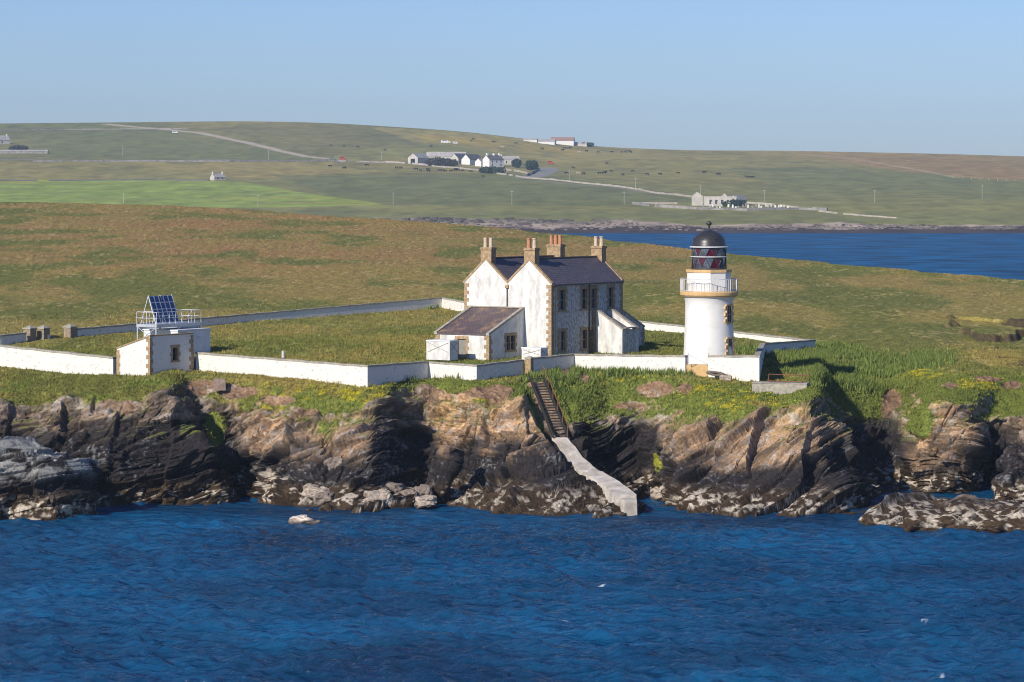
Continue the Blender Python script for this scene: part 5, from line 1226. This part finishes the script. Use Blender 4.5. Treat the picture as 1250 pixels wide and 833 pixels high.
ORD = ['first', 'second', 'third', 'fourth', 'fifth', 'sixth', 'seventh', 'eighth', 'ninth', 'tenth', 'eleventh', 'twelfth', 'thirteenth', 'fourteenth', 'fifteenth', 'sixteenth', 'seventeenth', 'eighteenth', 'nineteenth', 'twentieth']+['twenty-'+q for q in ('first', 'second', 'third', 'fourth', 'fifth', 'sixth', 'seventh')]
first = True
for grp, lab, pts in (('cattle grazing on the slope right of the farm', 'of those on the slope right of the farm', upper), ('cattle grazing along the wall below the farm', 'of the line grazing below the farm', lower), ('cattle scattered over the outer far fields', 'of those strewn over the outer fields', right)):
    for ci, (px, row) in enumerate(sorted(pts)):
        x, y, z = far_at(px, row)
        o = cowm if first else cowm.copy()
        if not first: C.objects.link(o)
        first = False
        o.location = (x, y, z); s_ = rr.uniform(1.0, 1.3); o.scale = (s_,)*3; o.rotation_euler = (0, 0, rr.choice((0, math.pi))+rr.uniform(-.6, .6)); tag(o, 'black cow, '+ORD[ci]+' from the left '+lab, 'cow', grp)
for px, row, cl_ in ((613, 181, 'above the farm trees'), (707, 187, 'below the hilltop barns'), (706, 213, 'right of the farm drive')):
    x, y, z = far_at(px, row); o = cowm.copy(); o.data = cmp_; C.objects.link(o); o.location = (x, y, z); o.scale = (1.3,)*3; tag(o, 'cream coloured cow standing '+cl_, 'cow', 'cream cattle right of the farm')
# vehicles
def vehicle(name, label, cat, px, row, L_, h, m, rz=0):
    x, y, z = far_at(px, row); t = thing(name, label, cat, (x, y, z), rz)
    MB().prism([(-L_/2, .4), (L_/2, .4), (L_/2, h*.55), (L_*.28, h*.6), (L_*.15, h), (-L_*.42, h), (-L_/2, h*.6)], -.9, .9).build('body', M[m], t)
    MB().box(-L_*.36, L_*.12, -.92, .92, h*.64, h*.88).build('windows', M['glass'], t)
    for a in (-L_*.32, L_*.32):
        for b in (-.85, .85): MB().tube((a, b-.12, .38), (a, b+.12, .38), .38, 10).build('wheel', M['iron'], t)
vehicle('van', 'red van parked on the hill road left of the farm', 'van', 418.5, 195.5, 5.5, 2.8, 'redpaint')
vehicle('parked_car', 'grey car parked by the road junction left of the red van', 'car', 406, 195, 4.6, 1.9, 'greypaint')
vehicle('parked_car', 'dark car on the road below the red van', 'car', 411, 199, 4.6, 1.9, 'greypaint')
vehicle('parked_car', 'white car beside the dirt road high on the left hill', 'car', 214, 163, 5.5, 2.4, 'whitepaint')
vehicle('tractor', 'red tractor standing near the farm drive', 'tractor', 672, 200.5, 5, 2.8, 'redpaint')
vehicle('trailer', 'pale trailer standing on the hillside above the barns', 'trailer', 544, 175, 9, 3.0, 'whitepaint')
vehicle('parked_car', 'white car in the field right of the pale trailer', 'car', 556, 176, 5, 2.2, 'whitepaint')
# bushes
def bush(name, label, px, row, wpx, hpx, colr, seed, n=2600, cat='bush'):
    x, y, z = far_at(px, row); k = y/F; W_, h = wpx*k/2, hpx*k; rs = np.random.default_rng(seed)
    lobes = [(rs.uniform(-.7, .7)*W_, rs.uniform(-.5, .5)*W_*.7, h*rs.uniform(.35, .62), rs.uniform(.3, .5)) for _ in range(9)]
    t = thing(name, label, cat, (x, y, z))
    tr = MB()
    for lx_, ly_, lz_, r_ in lobes: tr.tube((lx_*.4, ly_*.4, -.5), (lx_, ly_, lz_), .3, 5, .12)
    tr.build('trunk', M['stepwood'], t)
    P_ = []
    for lx_, ly_, lz_, r_ in lobes:
        m = n//9; d = rs.normal(size=(m, 3)); d /= np.linalg.norm(d, axis=1, keepdims=True); rr_ = rs.uniform(.5, 1.08, (m, 1))**.6
        P_.append(np.array([lx_, ly_, lz_])+d*rr_*np.array([W_*.42, W_*.4, h*r_]))
    P_ = np.concatenate(P_); P_[:, 2] = np.maximum(P_[:, 2], .1); m = len(P_); q = rs.normal(size=(m, 3, 3))*.55
    co = (P_[:, None, :]+q).reshape(-1, 3).astype(np.float32)
    me = bpy.data.meshes.new('crown'); me.vertices.add(len(co)); me.vertices.foreach_set('co', co.ravel()); me.loops.add(m*3); me.loops.foreach_set('vertex_index', np.arange(m*3, dtype=np.int32)); me.polygons.add(m); me.polygons.foreach_set('loop_start', np.arange(0, m*3, 3, dtype=np.int32)); me.update(calc_edges=True)
    cc = np.asarray(colr)*rs.uniform(.6, 1.3, (m, 1)); set_col(me, np.repeat(cc, 3, 0)); me.materials.append(M['blade'])
    o = bpy.data.objects.new('crown', me); C.objects.link(o); o.parent = t
bush('bush', 'wide brown-green thicket in front of the long barn', 533, 203, 30, 11, (.075, .070, .045), 1)
bush('bush', 'second brown-green thicket joined to the right of the wide one', 549, 203, 18, 9, (.075, .070, .045), 2)
bush('bush', 'low dark green bush in front of the white farmhouse', 602, 212, 32, 8, (.045, .068, .035), 3)
bush('tree', 'round dark green tree right of the farmhouse', 647, 208, 18, 12, (.035, .060, .028), 4, cat='tree')
bush('tree', 'narrow dark tree between the farmhouse and the round tree', 631, 205, 11, 11, (.035, .055, .035), 5, cat='tree')
bush('bush', 'small dark shrub on the skyline right of the hilltop barns', 717, 177, 14, 5, (.045, .065, .03), 6)
bush('tree', 'grey-green tree in front of the church ruin chapel', 897, 252, 9, 8, (.045, .075, .05), 7, 1200, 'tree')
bush('tree', 'smaller tree right of the grey-green one beside the chapel', 906, 251.5, 7, 7, (.045, .075, .05), 8, 1200, 'tree')
bush('bush', 'green shrub low against the middle of the church wall', 886, 252.5, 6, 5, (.05, .085, .04), 9, 900)
bush('bush', 'dark shrubs beside the grey steading at the left edge', 22, 184, 26, 6, (.06, .065, .04), 10)
i_ = 0
# fence line on the right hill
q = [far_at(*p) for p in ((960,186.5),(1060,198),(1165,218),(1250,222))]; mb = MB(); og = q[0]
for a, b in zip(q[:-1], q[1:]):
    n = int(math.hypot(b[0]-a[0], b[1]-a[1])/9)
    for j in range(n):
        x_, y_ = a[0]+(b[0]-a[0])*j/n, a[1]+(b[1]-a[1])*j/n; z_ = far_z(x_, y_); mb.tube((x_-og[0], y_-og[1], z_-og[2]-.5), (x_-og[0], y_-og[1], z_-og[2]+1.5), .22, 4)
o = mb.build('post_fence', M['pole']); o.location = og; tag(o, 'line of pale fence posts crossing the brown hill on the right', 'fence')

# loose rocks along the far beach
bv, bf = [], []
for i in range(1300):
    px = rr.uniform(470, 1300); c = int(np.clip(np.searchsorted(fpx, px), 1, nF-1)); r = int(rr.uniform(9, 31 if px < 780 else 17)); x, y, z = FX[r, c], FY[r, c], FZ[r, c]
    s_ = rr.uniform(.4, 1.2)*(2.0 if (px < 760 and r > 20) else 1); o = len(bv)
    for a, b, q in ((-1, -1, -.5), (1, -1, -.5), (1, 1, -.5), (-1, 1, -.5), (-.7, -.6, .5), (.8, -.7, .4), (.6, .7, .6), (-.6, .6, .45)): bv.append((x+a*s_*rr.uniform(.7, 1.5), y+b*s_, z+q*s_*rr.uniform(.7, 1.2)))
    bf += [tuple(o+k for k in f) for f in ((4, 5, 6, 7), (0, 1, 5, 4), (1, 2, 6, 5), (2, 3, 7, 6), (3, 0, 4, 7))]
m_ = MB(); m_.v = bv; m_.f = bf
M['shorerock'] = mat('shore_rock', (.22, .18, .15), (.05, .045, .04), .05, .95, 0, lo=.4, hi=.6)
o = m_.build('shore_rocks', M['shorerock']); tag(o, 'broken rocks strewn along the far beach', 'rocks', kind='stuff')
